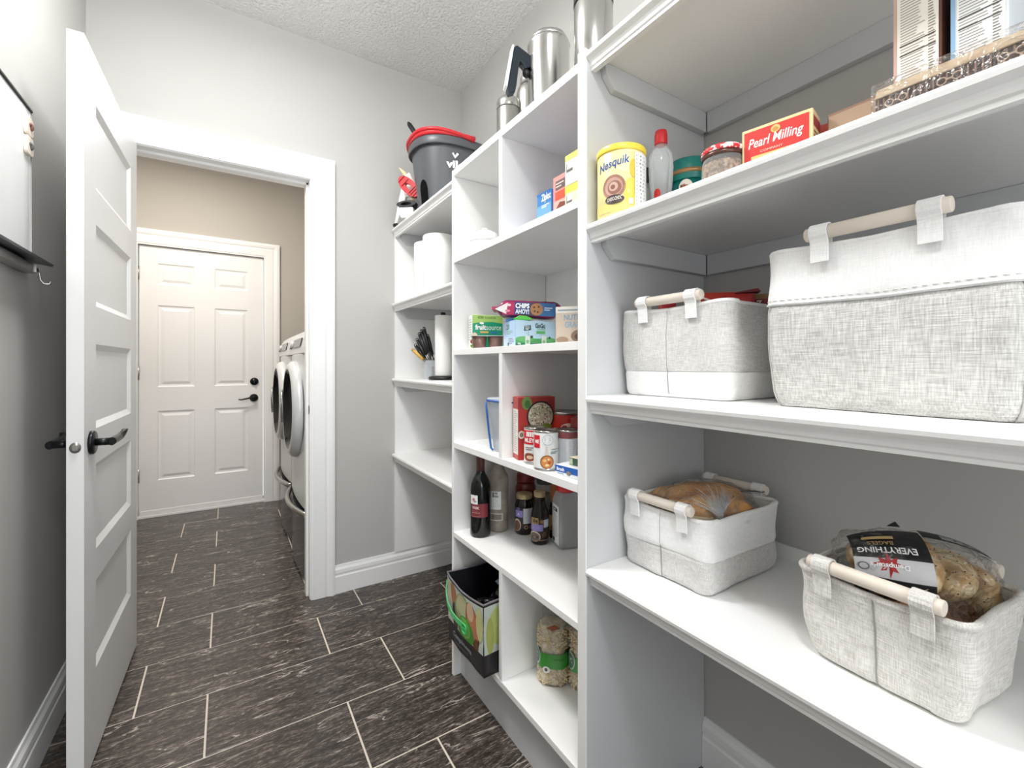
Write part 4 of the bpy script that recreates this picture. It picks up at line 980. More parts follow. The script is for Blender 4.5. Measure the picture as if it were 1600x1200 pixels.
# ================================================================== CUBBY UNIT: contents
# --- second shelf, upper cells
z = 1.533 + 0.0005
t = thing('covered_dish', 'white rounded lidded dish in the upper left cubby', 'dish', (0.800, 1.432, z))
MB().lathe([(0.030, 0), (0.046, 0.012), (0.056, 0.036), (0.058, 0.052)], 36).out('bowl', M['paper_white'], t)
MB().lathe([(0.059, 0.0525), (0.056, 0.066), (0.044, 0.086), (0.024, 0.096), (0.010, 0.099), (0.012, 0.106), (0.0, 0.109)], 36).out('lid', M['paper_white'], t)
t = carton('freezer_bag_box', 'blue freezer bag box with white lettering and green edge', 0.066, 0.10, 0.092, (0.800, 1.004, z), FX, '#3f7fc4')
P = Print(lambda u, v, l: (u * 0.90, -0.05 - l, v)); P.rect(-0.036, 0.002, 0.036, 0.022, '#86c08d'); P.rect(-0.036, 0.022, 0.036, 0.056, '#6da5dd'); P.rect(-0.036, 0.085, 0.036, 0.0915, '#2f6cb5')
P.text('Ziploc', -0.012, 0.060, 0.035, 0.086, '#ffffff', 0.03); P.lines(-0.012, 0.046, 0.028, 0.056, 2, '#dfeaf6', 0.6); P.out(t)
t = carton('food_wrap_box', 'salmon pink and orange box standing behind the blue bag box', 0.060, 0.11, 0.118, (0.810, 0.9395, z), FX, '#ee9a93')
P = Print(front(0.11)); P.rect(-0.027, 0.004, 0.027, 0.050, '#e9b0a4'); P.rect(-0.020, 0.052, 0.026, 0.075, '#e2573f'); P.rect(-0.018, 0.080, 0.022, 0.104, '#6b5a57'); P.poly([(-0.025, 0.02), (0.0, 0.045), (0.026, 0.04), (0.02, 0.015)], '#7d3f2e'); P.lines(-0.016, 0.084, 0.02, 0.1, 2, '#e7d7cf', 0.4); P.out(t)
t = carton('sandwich_bag_box', 'dark blue box barely showing above the salmon pink one', 0.05, 0.10, 0.128, (0.985, 0.960, z), FX, '#1d5f97')
t = carton('bag_box', 'pale yellow box with grey tabs, lower of the stacked pair', 0.070, 0.13, 0.072, (0.812, 0.8735, z), FX, '#efe4c4')
P = Print(front(0.13)); P.rect(-0.034, 0.052, 0.034, 0.071, '#e9dc5c'); P.rect(-0.028, 0.026, -0.006, 0.046, '#6b6a6c'); P.rect(-0.025, 0.032, -0.006, 0.046, '#f7f5ee'); P.out(t)
t = carton('bag_box', 'pale yellow box with grey tabs, upper of the stacked pair', 0.070, 0.13, 0.080, (0.812, 0.8735, z + 0.0725), FX, '#f0ecdf')
P = Print(front(0.13)); P.rect(-0.034, 0.064, 0.034, 0.079, '#e6e07a'); P.rect(-0.028, 0.034, -0.004, 0.056, '#6b6a6c'); P.rect(-0.025, 0.041, -0.004, 0.056, '#f7f5ee'); P.out(t)

# --- snack shelf
z = 1.196 + 0.0005
t = carton('fruit_snack_box', 'green fruit snack box at the left end of the snack shelf', 0.112, 0.060, 0.122, (0.795, 1.418, z), CAMF + 0.30, '#e9ece6')
P = Print(front(0.06)); P.rect(-0.0555, 0.001, 0.0555, 0.121, '#139b72'); P.poly([(-0.0555, 0.090), (-0.02, 0.096), (0.02, 0.097), (0.0555, 0.092), (0.0555, 0.121), (-0.0555, 0.121)], '#a9cf6d')
P.text('100', -0.036, 0.108, -0.016, 0.117, '#3c6b35', 0.02); P.text('% CANADIAN', -0.010, 0.108, 0.030, 0.115, '#4c7b41', 0.01)
P.text('fruit', -0.046, 0.068, -0.006, 0.087, '#ffffff', 0.035); P.text('source', -0.005, 0.068, 0.050, 0.081, '#e8f5ee', 0.0)
P.ell(-0.022, 0.092, 0.008, 0.004, '#ffffff'); P.rect(-0.028, 0.057, 0.002, 0.063, '#e9b765'); P.rect(0.010, 0.056, 0.036, 0.062, '#3c74b8'); P.ell(-0.048, 0.048, 0.010, 0.010, '#e8d7b5'); P.ell(-0.050, 0.026, 0.014, 0.010, '#b5573c'); P.ell(-0.046, 0.010, 0.018, 0.008, '#7fb04f')
P.out(t)
P = Print(left(0.112)); P.rect(-0.029, 0.002, 0.029, 0.121, '#f1f3ef'); P.lines(-0.026, 0.03, 0.026, 0.11, 9, '#9fb3a0', 0.35); P.out(t, 'side_print')
t = thing('pudding_cup_pack', 'foil-topped pack of brown pudding cups before the green box', 'pack', (0.752, 1.330, z), CAMF)
for i in (-1, 1):
    MB().lathe([(0.020, 0), (0.0215, 0.002), (0.0262, 0.040)], 24, c=(i * 0.0275, 0, 0)).out('cup', food_mat('pudding_brown', '#6b4d45', '#8b6c62', 8, 0.2), t)
MB().box(-0.056, 0.056, -0.028, 0.028, 0.0402, 0.0422).out('foil_lid', col('#cfd2d4', 0.25, 0.3), t, bevel=0.0005, seg=1)
t = carton('fruit_pouch_box', 'pale blue and green box of fruit pouches in the middle of the snack shelf', 0.136, 0.095, 0.080, (0.812, 1.166, z), -0.17, '#a9c9e8')
P = Print(lambda u, v, l: (u * 0.905, -0.0475 - l, v * 0.815)); P.rect(-0.0745, 0.001, 0.0745, 0.097, '#bfdcf0'); P.rect(-0.0745, 0.001, 0.0745, 0.030, '#57a867'); P.ell(-0.04, 0.028, 0.034, 0.010, '#6cba74'); P.ell(0.045, 0.027, 0.030, 0.008, '#6cba74'); P.rect(-0.0745, 0.001, 0.0745, 0.012, '#2c7f5f')
P.text('GoGo', -0.002, 0.070, 0.036, 0.088, '#17301f', 0.03); P.text('squeeZ', 0.006, 0.061, 0.038, 0.070, '#7fbf8c', 0.01); P.rect(0.002, 0.048, 0.036, 0.059, '#67b56f')
P.poly([(-0.044, 0.058), (-0.018, 0.062), (-0.019, 0.080), (-0.043, 0.076)], '#2f4a4c'); P.lines(-0.040, 0.062, -0.021, 0.076, 3, '#dbe7ea', 0.5); P.rect(-0.029, 0.030, -0.028, 0.058, '#55686c')
for u in (-0.040, 0.022): P.rect(u, 0.006, u + 0.018, 0.040, '#d9e6df'); P.ell(u + 0.009, 0.018, 0.006, 0.007, '#8fbf8a')
P.ell(-0.016, 0.036, 0.005, 0.005, '#3c4a44'); P.ell(0.052, 0.034, 0.004, 0.004, '#3c4a44'); P.text('10x', -0.068, 0.006, -0.056, 0.014, '#ffffff', 0.03); P.ell(0.0, 0.006, 0.010, 0.006, '#6a4fa0')
P.out(t)
P = Print(lambda u, v, l: (-0.068 - l, -u, v * 0.815)); P.rect(-0.0465, 0.001, 0.0465, 0.097, '#b4d2ef'); P.text('20', -0.024, 0.066, 0.0, 0.086, '#3a5f4a', 0.02); P.lines(-0.02, 0.046, 0.03, 0.062, 3, '#86b79b', 0.5); P.rect(-0.0465, 0.001, 0.0465, 0.036, '#c6d8ea'); P.lines(-0.005, 0.008, 0.04, 0.034, 4, '#6f86a5', 0.5); P.rect(-0.012, 0.002, -0.002, 0.016, '#2c3a4a'); P.out(t, 'side_print')
t = carton('cereal_bar_box', 'cream cereal bar box at the right end of the snack shelf', 0.100, 0.050, 0.098, (0.792, 0.918, z), CAMF - 0.28, '#dcd2c4')
P = Print(lambda u, v, l: (u * 0.91, -0.025 - l, v * 0.815)); P.rect(-0.0545, 0.001, 0.0545, 0.119, '#cdbfae'); P.rect(-0.0545, 0.100, 0.0545, 0.119, '#e6e2da'); P.lines(-0.048, 0.104, 0.05, 0.113, 1, '#9aa6ae', 0.6)
P.text('NUTRI', -0.030, 0.076, 0.020, 0.094, '#7fa3bd', 0.02); P.text('GRAIN', -0.028, 0.052, 0.022, 0.071, '#8fb0c6', 0.02); P.ell(0.020, 0.024, 0.030, 0.022, '#8a7663'); P.ell(0.020, 0.022, 0.020, 0.012, '#5b4a3f'); P.ell(-0.035, 0.012, 0.018, 0.010, '#a48c74'); P.rect(0.030, 0.060, 0.0545, 0.097, '#6b5a80')
P.out(t)
# cookie packet lying over the boxes
t = thing('cookie_packet', 'crumpled pink and blue cookie packet lying on the pale blue box', 'packet', (0.815, 1.172, z + 0.0905), CAMF - 0.1, rot=(0.0, 0.05, CAMF - 0.06))
L_ = 0.215; rs = []
for i in range(25):
    v = i / 24; x = -L_ / 2 + L_ * v
    k = min(1, max(0.12, math.sin(min(v, 1 - v) / 0.16 * PI / 2) if min(v, 1 - v) < 0.16 else 1))
    rs.append([(x + 0.004 * math.sin(a), 0.042 * (0.9 + 0.1 * k) * math.copysign(abs(math.cos(a)) ** 0.55, math.cos(a)), 0.028 + 0.0275 * k * math.copysign(abs(math.sin(a)) ** 0.55, math.sin(a)) * (1 + 0.06 * noise.noise(Vector((v * 9, math.sin(a) * 2, 1))))) for a in [2 * PI * q / 32 for q in range(32)]])
MB().rings(rs, 0, True, cap0=True, cap1=True).out('wrapper', col('#7d2c55', 0.22), t)
P = Print(lambda u, v, l: (u, -0.0428 - l, v), 0.0012)
P.rect(-0.082, 0.006, -0.020, 0.046, '#b3245c'); P.rect(-0.020, 0.006, 0.030, 0.046, '#5b3a4a'); P.rect(0.030, 0.006, 0.082, 0.046, '#2f6ba5'); P.ell(0.024, 0.026, 0.020, 0.019, '#a9794f')
for du, dv in ((-0.008, 0.006), (0.006, 0.008), (0.004, -0.008), (-0.006, -0.006)): P.ell(0.024 + du, 0.026 + dv, 0.003, 0.003, '#4a2d1e')
P.rect(-0.045, 0.008, 0.004, 0.046, '#233a7a'); P.text('CHIPS', -0.042, 0.027, 0.001, 0.043, '#ffffff', 0.04); P.text('AHOY!', -0.042, 0.010, 0.001, 0.025, '#e9edf7', 0.04); P.ell(-0.062, 0.036, 0.006, 0.004, '#f2c9d6'); P.ell(-0.066, 0.018, 0.008, 0.004, '#e38aa8')
P.lines(0.048, 0.022, 0.074, 0.034, 2, '#cfe0f2', 0.5); P.out(t)
MB().box(-0.116, -0.106, -0.038, 0.038, 0.020, 0.030).out('crimped_end', col('#b9325c', 0.3), t)
MB().prism([(-0.106, 0.022), (-0.070, 0.008), (-0.066, 0.044)], 'y', -0.0445, 0.040).out('white_end', col('#e8e6e4', 0.3), t)
t = thing('bag_clip', 'small green plastic clip between the cookie packet and the pale blue box', 'clip', (0.765, 1.135, z + 0.0805), CAMF + 0.05)
MB().box(-0.026, 0.026, -0.008, 0.008, 0.0, 0.007).prism([(-0.030, 0.002), (-0.010, 0.014), (0.012, 0.013), (0.034, 0.004), (0.010, 0.006)], 'y', -0.006, 0.006).out('jaw', col('#46b338', 0.3), t, bevel=0.001, seg=1)
t = thing('bag_clip', 'small blue plastic clip tucked left of the green clip', 'clip', (0.765, 1.190, z + 0.0805), CAMF + 0.05)
MB().box(-0.022, 0.022, -0.008, 0.008, 0.0, 0.007).prism([(-0.024, 0.006), (-0.004, 0.013), (0.018, 0.006)], 'y', -0.006, 0.006).out('jaw', col('#3f8fd4', 0.3), t, bevel=0.001, seg=1)

# --- can shelf
z = 0.857 + 0.0005
t = thing('clip_lid_container', 'tall clear food container with blue clip lid in the left cubby', 'container', (0.802, 1.223, z), FX)
rs = []
for zz, s in ((0, 0.80), (0.004, 0.84), (0.15, 1.0), (0.158, 1.03), (0.160, 1.03)):
    rs.append([Vector((p.x * s, p.y * s, zz)) for p in rrect(0.062, 0.075, 0.016)])
MB().rings(rs, 0, True, cap0=True).out('tub', M['frosted'], t)
MB().rings([[Vector((p.x, p.y, zz)) for p in rrect(a, b_, 0.016)] for zz, a, b_ in ((0.1605, 0.067, 0.080), (0.172, 0.067, 0.080), (0.174, 0.064, 0.077))], 0, True, cap0=True, cap1=True).out('lid', M['frosted'], t)
MB().tube([Vector((p.x * 1.05, p.y * 1.05, 0.166)) for p in rrect(0.066, 0.078, 0.016)[::3]], 0.0035, 8, closed=True).out('blue_gasket', col('#1f5fae', 0.35), t)
MB().box(-0.078, -0.0705, -0.028, 0.020, 0.148, 0.174).out('clip', col('#2368b8', 0.35), t, bevel=0.002)
MB().tube([(-0.060, -0.0825, 0.160), (-0.056, -0.080, 0.12), (-0.050, -0.076, 0.06), (-0.045, -0.071, 0.01), (-0.038, -0.068, 0.004)], 0.0035, 8).out('blue_strap', col('#1f5fae', 0.35), t)

t = carton('rice_mix_box', 'tall red rice mix box with a bowl of rice on the front', 0.118, 0.046, 0.186, (0.790, 1.108, z), CAMF + 0.32, '#b93a35')
P = Print(front(0.046)); P.rect(-0.0585, 0.001, 0.0585, 0.185, '#b8352f'); P.rect(-0.0585, 0.15, 0.0585, 0.185, '#a23630')
P.ell(-0.032, 0.168, 0.016, 0.020, '#6f8a4a'); P.ell(-0.030, 0.165, 0.009, 0.012, '#3f6b34'); P.ell(0.036, 0.164, 0.018, 0.010, '#8f2f2d')
P.ell(0.012, 0.128, 0.045, 0.046, '#1d1513'); P.ell(0.012, 0.128, 0.040, 0.041, '#c9bca4')
rnd = random.Random(5)
for k in range(150):
    a = rnd.uniform(0, 2 * PI); r = 0.037 * math.sqrt(rnd.random()); cu_, cv_ = 0.012 + r * math.cos(a), 0.128 + r * math.sin(a); b_ = rnd.uniform(0, PI); q = rnd.choice([0.0032, 0.0026])
    c = rnd.choice(['#e9e3d3', '#f2eee2', '#5a4437', '#8a7a63', '#9fae82', '#cdbf9d'])
    ca, sa = math.cos(b_), math.sin(b_); P.poly([(cu_ + q * 1.5 * ca, cv_ + q * 1.5 * sa), (cu_ - q * 0.6 * sa, cv_ + q * 0.6 * ca), (cu_ - q * 1.5 * ca, cv_ - q * 1.5 * sa), (cu_ + q * 0.6 * sa, cv_ - q * 0.6 * ca)], c); P.l -= 0.00011
P.l += 0.0004
P.ell(0.030, 0.098, 0.016, 0.008, '#74892f'); P.ell(-0.050, 0.075, 0.010, 0.012, '#e8ddd0'); P.ell(-0.050, 0.075, 0.006, 0.007, '#8a7a70'); P.out(t)
P = Print(left(0.118)); P.rect(-0.022, 0.001, 0.022, 0.185, '#b8453f'); P.rect(-0.022, 0.015, 0.022, 0.150, '#efece8'); P.lines(-0.018, 0.02, 0.018, 0.145, 20, '#b9b2ac', 0.35); P.out(t, 'side_print')
def tin(name, label, loc, rz, r, h, c, prints, group='soup tins on the can shelf'):
    t = thing(name, label, 'can', loc, rz, group)
    MB().lathe([(r - 0.002, 0), (r, 0.001), (r, 0.004), (r - 0.001, 0.006), (r - 0.001, h - 0.006), (r, h - 0.004), (r, h - 0.001), (r - 0.002, h), (r - 0.003, h - 0.003), (0, h - 0.003)], 40).out('tin_body', M['steel'], t)
    MB().lathe([(r - 0.0004, 0.006), (r - 0.0004, h - 0.006)], 40, cap=False).out('paper_wrap', col(c, 0.35), t)
    P = Print(cylm(r)); prints(P); P.out(t); return t
def p1(P):
    P.rect(-0.045, 0.056, 0.020, 0.096, '#d3172a'); P.rect(-0.030, 0.078, 0.004, 0.092, '#f6f2f0'); P.lines(-0.026, 0.080, 0.002, 0.090, 1, '#a9a0a0', 0.6); P.text('MLEY', -0.036, 0.062, -0.004, 0.074, '#ffffff', 0.03)
    P.lines(-0.034, 0.038, 0.0, 0.050, 2, '#8f8a8a', 0.5); P.ell(-0.020, 0.020, 0.018, 0.012, '#8c4a36'); P.ell(-0.018, 0.020, 0.010, 0.005, '#e0bfa0')
tin('soup_can', 'white and red soup tin, left of the front two', (0.752, 1.052, z), -0.50, 0.031, 0.104, '#f2f1ef', p1)
def p2(P):
    P.rect(-0.042, 0.060, -0.018, 0.094, '#d3172a'); P.text('ME', -0.034, 0.072, -0.020, 0.082, '#ffffff', 0.03); P.ell(0.004, 0.082, 0.015, 0.014, '#b5bec4'); P.ell(0.004, 0.082, 0.0135, 0.0125, '#eef1f1'); P.lines(-0.005, 0.074, 0.013, 0.09, 3, '#a6afb8', 0.4)
    P.rect(0.014, 0.056, 0.044, 0.058, '#9fb1b5'); P.lines(0.012, 0.044, 0.036, 0.052, 2, '#7f9a9c', 0.6); P.poly([(-0.004, 0.040), (0.006, 0.040), (0.004, 0.066), (-0.001, 0.066)], '#e0d5cb')
    P.ell(0.002, 0.024, 0.018, 0.018, '#7b4a30'); P.ell(0.002, 0.024, 0.0155, 0.0155, '#d98c4a'); P.ell(-0.004, 0.028, 0.005, 0.004, '#f0c684'); P.ell(0.008, 0.022, 0.005, 0.004, '#c25a34'); P.ell(0.002, 0.016, 0.005, 0.003, '#f3d9a4'); P.ell(0.006, 0.031, 0.003, 0.003, '#f3d9a4'); P.ell(0.030, 0.014, 0.004, 0.004, '#6a6f88')
tin('soup_can', 'white soup tin with a soup bowl picture, right of the front two', (0.735, 0.975, z), -0.62, 0.034, 0.106, '#edf0ef', p2)
def p3(P): P.rect(-0.04, 0.082, 0.05, 0.098, '#8c4b4e'); P.rect(-0.01, 0.010, 0.05, 0.080, '#dfe4ea'); P.lines(0.0, 0.014, 0.04, 0.076, 12, '#9aa5b4', 0.4)
tin('soup_can', 'tin with a maroon band half hidden behind the front two', (0.800, 0.962, z), -0.5, 0.033, 0.104, '#cfd3d8', p3)
def p4(P): P.rect(-0.06, 0.10, 0.06, 0.140, '#c3271f'); P.ell(0, 0.09, 0.028, 0.014, '#efe3dc')
t = thing('tomato_can', 'large red tin with a dark rim at the back of the can shelf', 'can', (0.885, 1.072, z), -0.5)
MB().lathe([(0.046, 0), (0.048, 0.002), (0.048, 0.006), (0.0465, 0.008), (0.0465, 0.132), (0.048, 0.134), (0.048, 0.139), (0.046, 0.140), (0.045, 0.137), (0, 0.137)], 40).out('tin_body', M['chrome'], t)
MB().lathe([(0.0472, 0.009), (0.0472, 0.131)], 40, cap=False).out('paper_wrap', col('#c22f24', 0.35), t)
P = Print(cylm(0.0472)); P.rect(-0.05, 0.05, 0.06, 0.092, '#e5dcd4'); P.ell(0.0, 0.095, 0.024, 0.012, '#f0e2da'); P.out(t)
t = carton('cracker_box', 'dark red box with a grey side panel beside the partition', 0.085, 0.06, 0.128, (0.880, 0.972, z), CAMF - 0.25, '#9c3531')
P = Print(front(0.06)); P.rect(-0.042, 0.002, 0.042, 0.126, '#8f302c'); P.rect(-0.010, 0.050, 0.042, 0.108, '#b9b2b0'); P.lines(-0.006, 0.054, 0.04, 0.104, 10, '#8f8a8c', 0.35); P.lines(-0.03, 0.010, 0.04, 0.045, 5, '#6b221f', 0.4); P.out(t)
MB().prism([(-0.044, 0.128), (0.044, 0.128), (0.036, 0.139), (-0.020, 0.1345)], 'y', -0.028, 0.03).out('open_flaps', col('#8a3a34', 0.45), t)
t = carton('broth_cube_box', 'flat blue and white box at the shelf edge by the partition', 0.105, 0.060, 0.026, (0.752, 0.862, z), FX + 0.12, '#e9edf2')
P = Print(front(0.06)); P.rect(-0.052, 0.009, 0.052, 0.0255, '#2c62b8'); P.text('Broth', -0.046, 0.012, -0.020, 0.021, '#ffffff', 0.03); P.lines(-0.044, 0.003, -0.01, 0.008, 1, '#9aa9c4', 0.5); P.ell(-0.004, 0.010, 0.008, 0.006, '#8a7f76'); P.out(t)
t = carton('tea_sachet_box', 'small dark green and cream box on top of the flat blue box', 0.070, 0.045, 0.020, (0.765, 0.850, z + 0.0265), FX + 0.05, '#e2d7bf')
P = Print(front(0.045)); P.rect(-0.034, 0.001, 0.034, 0.019, '#3f5a44'); P.rect(-0.034, 0.002, -0.022, 0.017, '#b9c4a9'); P.poly([(-0.005, 0.004), (0.03, 0.008), (0.03, 0.012), (0.0, 0.010)], '#c9b58c'); P.out(t)

# --- bottle shelf
z = 0.529 + 0.0005
t = thing('wine_bottle', 'dark red wine bottle with maroon label at the left of the bottle shelf', 'bottle', (0.770, 1.412, z), -0.55)
MB().lathe([(0.030, 0), (0.0365, 0.004), (0.037, 0.012), (0.037, 0.170), (0.035, 0.186), (0.027, 0.206), (0.0175, 0.219), (0.0145, 0.232), (0.0145, 0.288)], 44).out('glass_body', M['bottle_dark'], t)
MB().lathe([(0.0152, 0.228), (0.0152, 0.296), (0.0140, 0.2985), (0, 0.2985)], 28).out('foil_capsule', col('#5d3a3a', 0.35), t)
P = Print(cylm(0.037)); P.rect(-0.036, 0.072, 0.030, 0.120, '#7b2f35'); P.rect(-0.040, 0.118, -0.008, 0.150, '#ecebe8'); P.ell(-0.024, 0.134, 0.006, 0.006, '#b98088'); P.ell(-0.018, 0.128, 0.006, 0.003, '#8a9a8c')
P.text('VNIK', -0.030, 0.101, -0.002, 0.111, '#ead9d4', 0.02); P.lines(-0.030, 0.085, 0.014, 0.092, 1, '#d7b9b2', 0.3); P.lines(-0.030, 0.092, 0.004, 0.098, 1, '#a9686a', 0.3); P.lines(-0.030, 0.074, 0.02, 0.078, 1, '#c08f8c', 0.3); P.out(t)
t = thing('wrapped_bottle', 'bottle wrapped in rough grey-brown paper with pale label', 'bottle', (0.850, 1.422, z), -0.62)
b = MB(); rs = []
for zz, r in ((0, 0.032), (0.004, 0.0355), (0.05, 0.037), (0.12, 0.0365), (0.175, 0.0385), (0.200, 0.036), (0.220, 0.026), (0.238, 0.020), (0.262, 0.018)):
    rs.append([(r * (1 + 0.035 * noise.noise(Vector((math.sin(a) * 2, math.cos(a) * 2, zz * 20)))) * math.sin(a), -r * math.cos(a), zz) for a in [2 * PI * k / 36 for k in range(36)]])
b.rings(rs, 0, True, cap0=True, cap1=True); b.out('paper_wrap', bumpy(food_mat('crumpled_kraft', '#8d857c', '#a89f94', 30, 0.9), 70, 0.3), t)
MB().lathe([(0.015, 0.2625), (0.015, 0.282), (0, 0.283)], 20).out('cap', col('#4a3b38', 0.4), t)
P = Print(cylm(0.038)); P.rect(-0.024, 0.084, 0.014, 0.150, '#e6ebe6'); P.rect(-0.020, 0.128, -0.012, 0.146, '#26302c'); P.text('ZL', -0.010, 0.129, 0.004, 0.146, '#4a5550', 0.02); P.lines(-0.020, 0.112, 0.010, 0.120, 1, '#9aa59e', 0.4); P.lines(-0.018, 0.09, 0.010, 0.108, 5, '#cdd6cf', 0.5)
P.rect(-0.026, 0.044, 0.020, 0.070, '#dcd8d0'); P.rect(-0.024, 0.047, 0.016, 0.067, '#6e6861'); P.lines(-0.020, 0.05, 0.013, 0.064, 3, '#8f8981', 0.5); P.out(t)
def jar(name, label, loc, rz, prof, glass, lid, lidp, prints, r):
    t = thing(name, label, 'jar', loc, rz, 'sauce jars and bottles')
    MB().lathe(prof, 40).out('glass_body', glass, t); MB().lathe(lidp, 36).out('lid', lid, t)
    if prints: P = Print(cylm(r)); prints(P); P.out(t)
    return t
gold = col('#b5a27a', 0.35, 0.3)
def q1(P):
    P.rect(-0.045, 0.020, 0.045, 0.098, '#241d20'); P.rect(-0.040, 0.064, -0.008, 0.088, '#8f84c9'); P.ell(-0.026, 0.094, 0.008, 0.006, '#6d548a'); P.text('A', -0.030, 0.070, -0.020, 0.080, '#e9e6f5', 0.03); P.rect(-0.006, 0.042, 0.030, 0.096, '#d3d6de'); P.lines(-0.003, 0.045, 0.027, 0.092, 9, '#8d93a3', 0.4)
    P.ell(-0.030, 0.036, 0.016, 0.022, '#cdbfae'); P.ell(-0.030, 0.034, 0.013, 0.018, '#6b4a3a'); P.ell(0.004, 0.030, 0.007, 0.007, '#a98f74'); P.ell(0.004, 0.030, 0.004, 0.004, '#2a201c'); P.rect(0.014, 0.024, 0.030, 0.036, '#7a6554')
jar('sauce_jar', 'dark sauce jar with gold lid and purple label', (0.915, 1.345, z), -0.52, [(0.030, 0), (0.0345, 0.004), (0.0345, 0.100), (0.030, 0.116), (0.027, 0.122), (0.027, 0.130)], M['sauce_glass'], gold, [(0.0285, 0.126), (0.0295, 0.128), (0.0295, 0.141), (0.0275, 0.143), (0, 0.143)], q1, 0.0345)
jar('pasta_sauce_jar', 'tall jar of red sauce with a red lid behind the dark jar', (0.985, 1.438, z), -0.52, [(0.034, 0), (0.039, 0.005), (0.039, 0.130), (0.034, 0.150), (0.031, 0.156)], M['redsauce'], col('#8a2f31', 0.35), [(0.0335, 0.157), (0.0345, 0.159), (0.0345, 0.186), (0.032, 0.188), (0, 0.188)], None, 0.035)
def q3(P):
    P.rect(-0.040, 0.020, 0.040, 0.086, '#2a1f1b'); P.rect(-0.034, 0.070, -0.006, 0.092, '#b79a5f'); P.text('VH', -0.030, 0.074, -0.010, 0.089, '#2b1d14', 0.04); P.ell(0.006, 0.080, 0.006, 0.006, '#8a6a3c'); P.rect(-0.036, 0.048, 0.010, 0.070, '#8f84c9'); P.lines(-0.026, 0.055, 0.002, 0.063, 1, '#dcd8f0', 0.5)
    P.rect(0.012, 0.060, 0.036, 0.086, '#cfd1d8'); P.lines(0.014, 0.063, 0.034, 0.084, 5, '#8d93a3', 0.4); P.ell(-0.020, 0.030, 0.021, 0.018, '#cdbfae'); P.ell(-0.020, 0.028, 0.018, 0.015, '#6b5b52'); P.ell(0.014, 0.036, 0.009, 0.010, '#5d483c'); P.rect(-0.034, 0.016, 0.036, 0.020, '#7a6554')
jar('sauce_bottle', 'dark sauce bottle with gold cap and purple label reading VH', (0.908, 1.240, z), -0.58, [(0.026, 0), (0.0305, 0.004), (0.0305, 0.092), (0.028, 0.108), (0.022, 0.130), (0.019, 0.146), (0.0185, 0.160)], M['sauce_glass'], gold, [(0.0195, 0.158), (0.0205, 0.160), (0.0205, 0.175), (0.019, 0.177), (0, 0.177)], q3, 0.0305)
t = jar('relish_jar', 'clear relish jar with a round maroon seal behind the sauce bottle', (1.000, 1.335, z), -0.6, [(0.028, 0), (0.031, 0.004), (0.031, 0.150), (0.028, 0.168)], M['clear_glass'], col('#4a4a46', 0.4), [(0.029, 0.169), (0.030, 0.171), (0.030, 0.190), (0, 0.192)], None, 0.04)
MB().lathe([(0, 0.004), (0.027, 0.004), (0.029, 0.01), (0.029, 0.13), (0, 0.134)], 30).out('contents', food_mat('olive_relish', '#55503a', '#7d7558', 40, 0.4), t)
P = Print(cylm(0.0312)); P.ell(-0.020, 0.135, 0.018, 0.021, '#c5b5a6'); P.ell(-0.020, 0.135, 0.015, 0.018, '#5c3a3a'); P.rect(-0.030, 0.132, -0.010, 0.139, '#d9c9c4'); P.out(t)
t = jar('vinegar_bottle', 'slim bottle with orange-brown neck between sauce bottle and shaker', (0.985, 1.250, z), -0.6, [(0.022, 0), (0.0245, 0.004), (0.0245, 0.085), (0.020, 0.110), (0.0165, 0.130)], M['sauce_glass'], col('#b06a33', 0.4), [(0.0175, 0.125), (0.0185, 0.127), (0.0185, 0.182), (0, 0.184)], lambda P: (P.rect(-0.03, 0.030, 0.03, 0.082, '#b08a5c'), P.ell(0.0, 0.064, 0.010, 0.010, '#2e2f4f'), P.rect(-0.02, 0.034, 0.02, 0.046, '#8a4f3a')), 0.0245)
t = thing('seasoning_shaker', 'tall square clear shaker with red cap and white text panel', 'shaker', (0.968, 1.172, z), -0.30)
rs = []
for zz, s in ((0, 0.86), (0.004, 0.97), (0.008, 1.0), (0.148, 1.0), (0.166, 0.90), (0.180, 0.74), (0.184, 0.72)):
    rs.append([Vector((p.x * s, p.y * s, zz)) for p in rrect(0.037, 0.037, 0.010)])
MB().rings(rs, 0, True, cap0=True, cap1=True).out('shaker_body', clear_mat('smoky_plastic', (0.90, 0.91, 0.92, 1), 0.35, 0.06), t)
MB().rings([[Vector((p.x * 0.93, p.y * 0.93, zz)) for p in rrect(0.037, 0.037, 0.010)] for zz in (0.006, 0.105)], 0, True, cap0=True, cap1=True).out('contents', food_mat('salt_blend', '#a5a5a6', '#d0d0cf', 60), t)
MB().lathe([(0.030, 0.1845), (0.032, 0.186), (0.032, 0.213), (0.030, 0.215), (0, 0.215)], 36).out('cap', M['red_plastic'], t)
P = Print(left(0.074)); P.rect(-0.030, 0.012, 0.030, 0.140, '#f6f7f6'); P.rect(-0.022, 0.118, 0.016, 0.130, '#2a2b2d'); P.lines(-0.018, 0.121, 0.012, 0.127, 1, '#f4f4f4', 0.6); P.lines(-0.024, 0.032, 0.024, 0.113, 14, '#a7a8aa', 0.35); P.rect(-0.026, 0.014, -0.006, 0.028, '#3c3d3f'); P.out(t, 'text_panel')

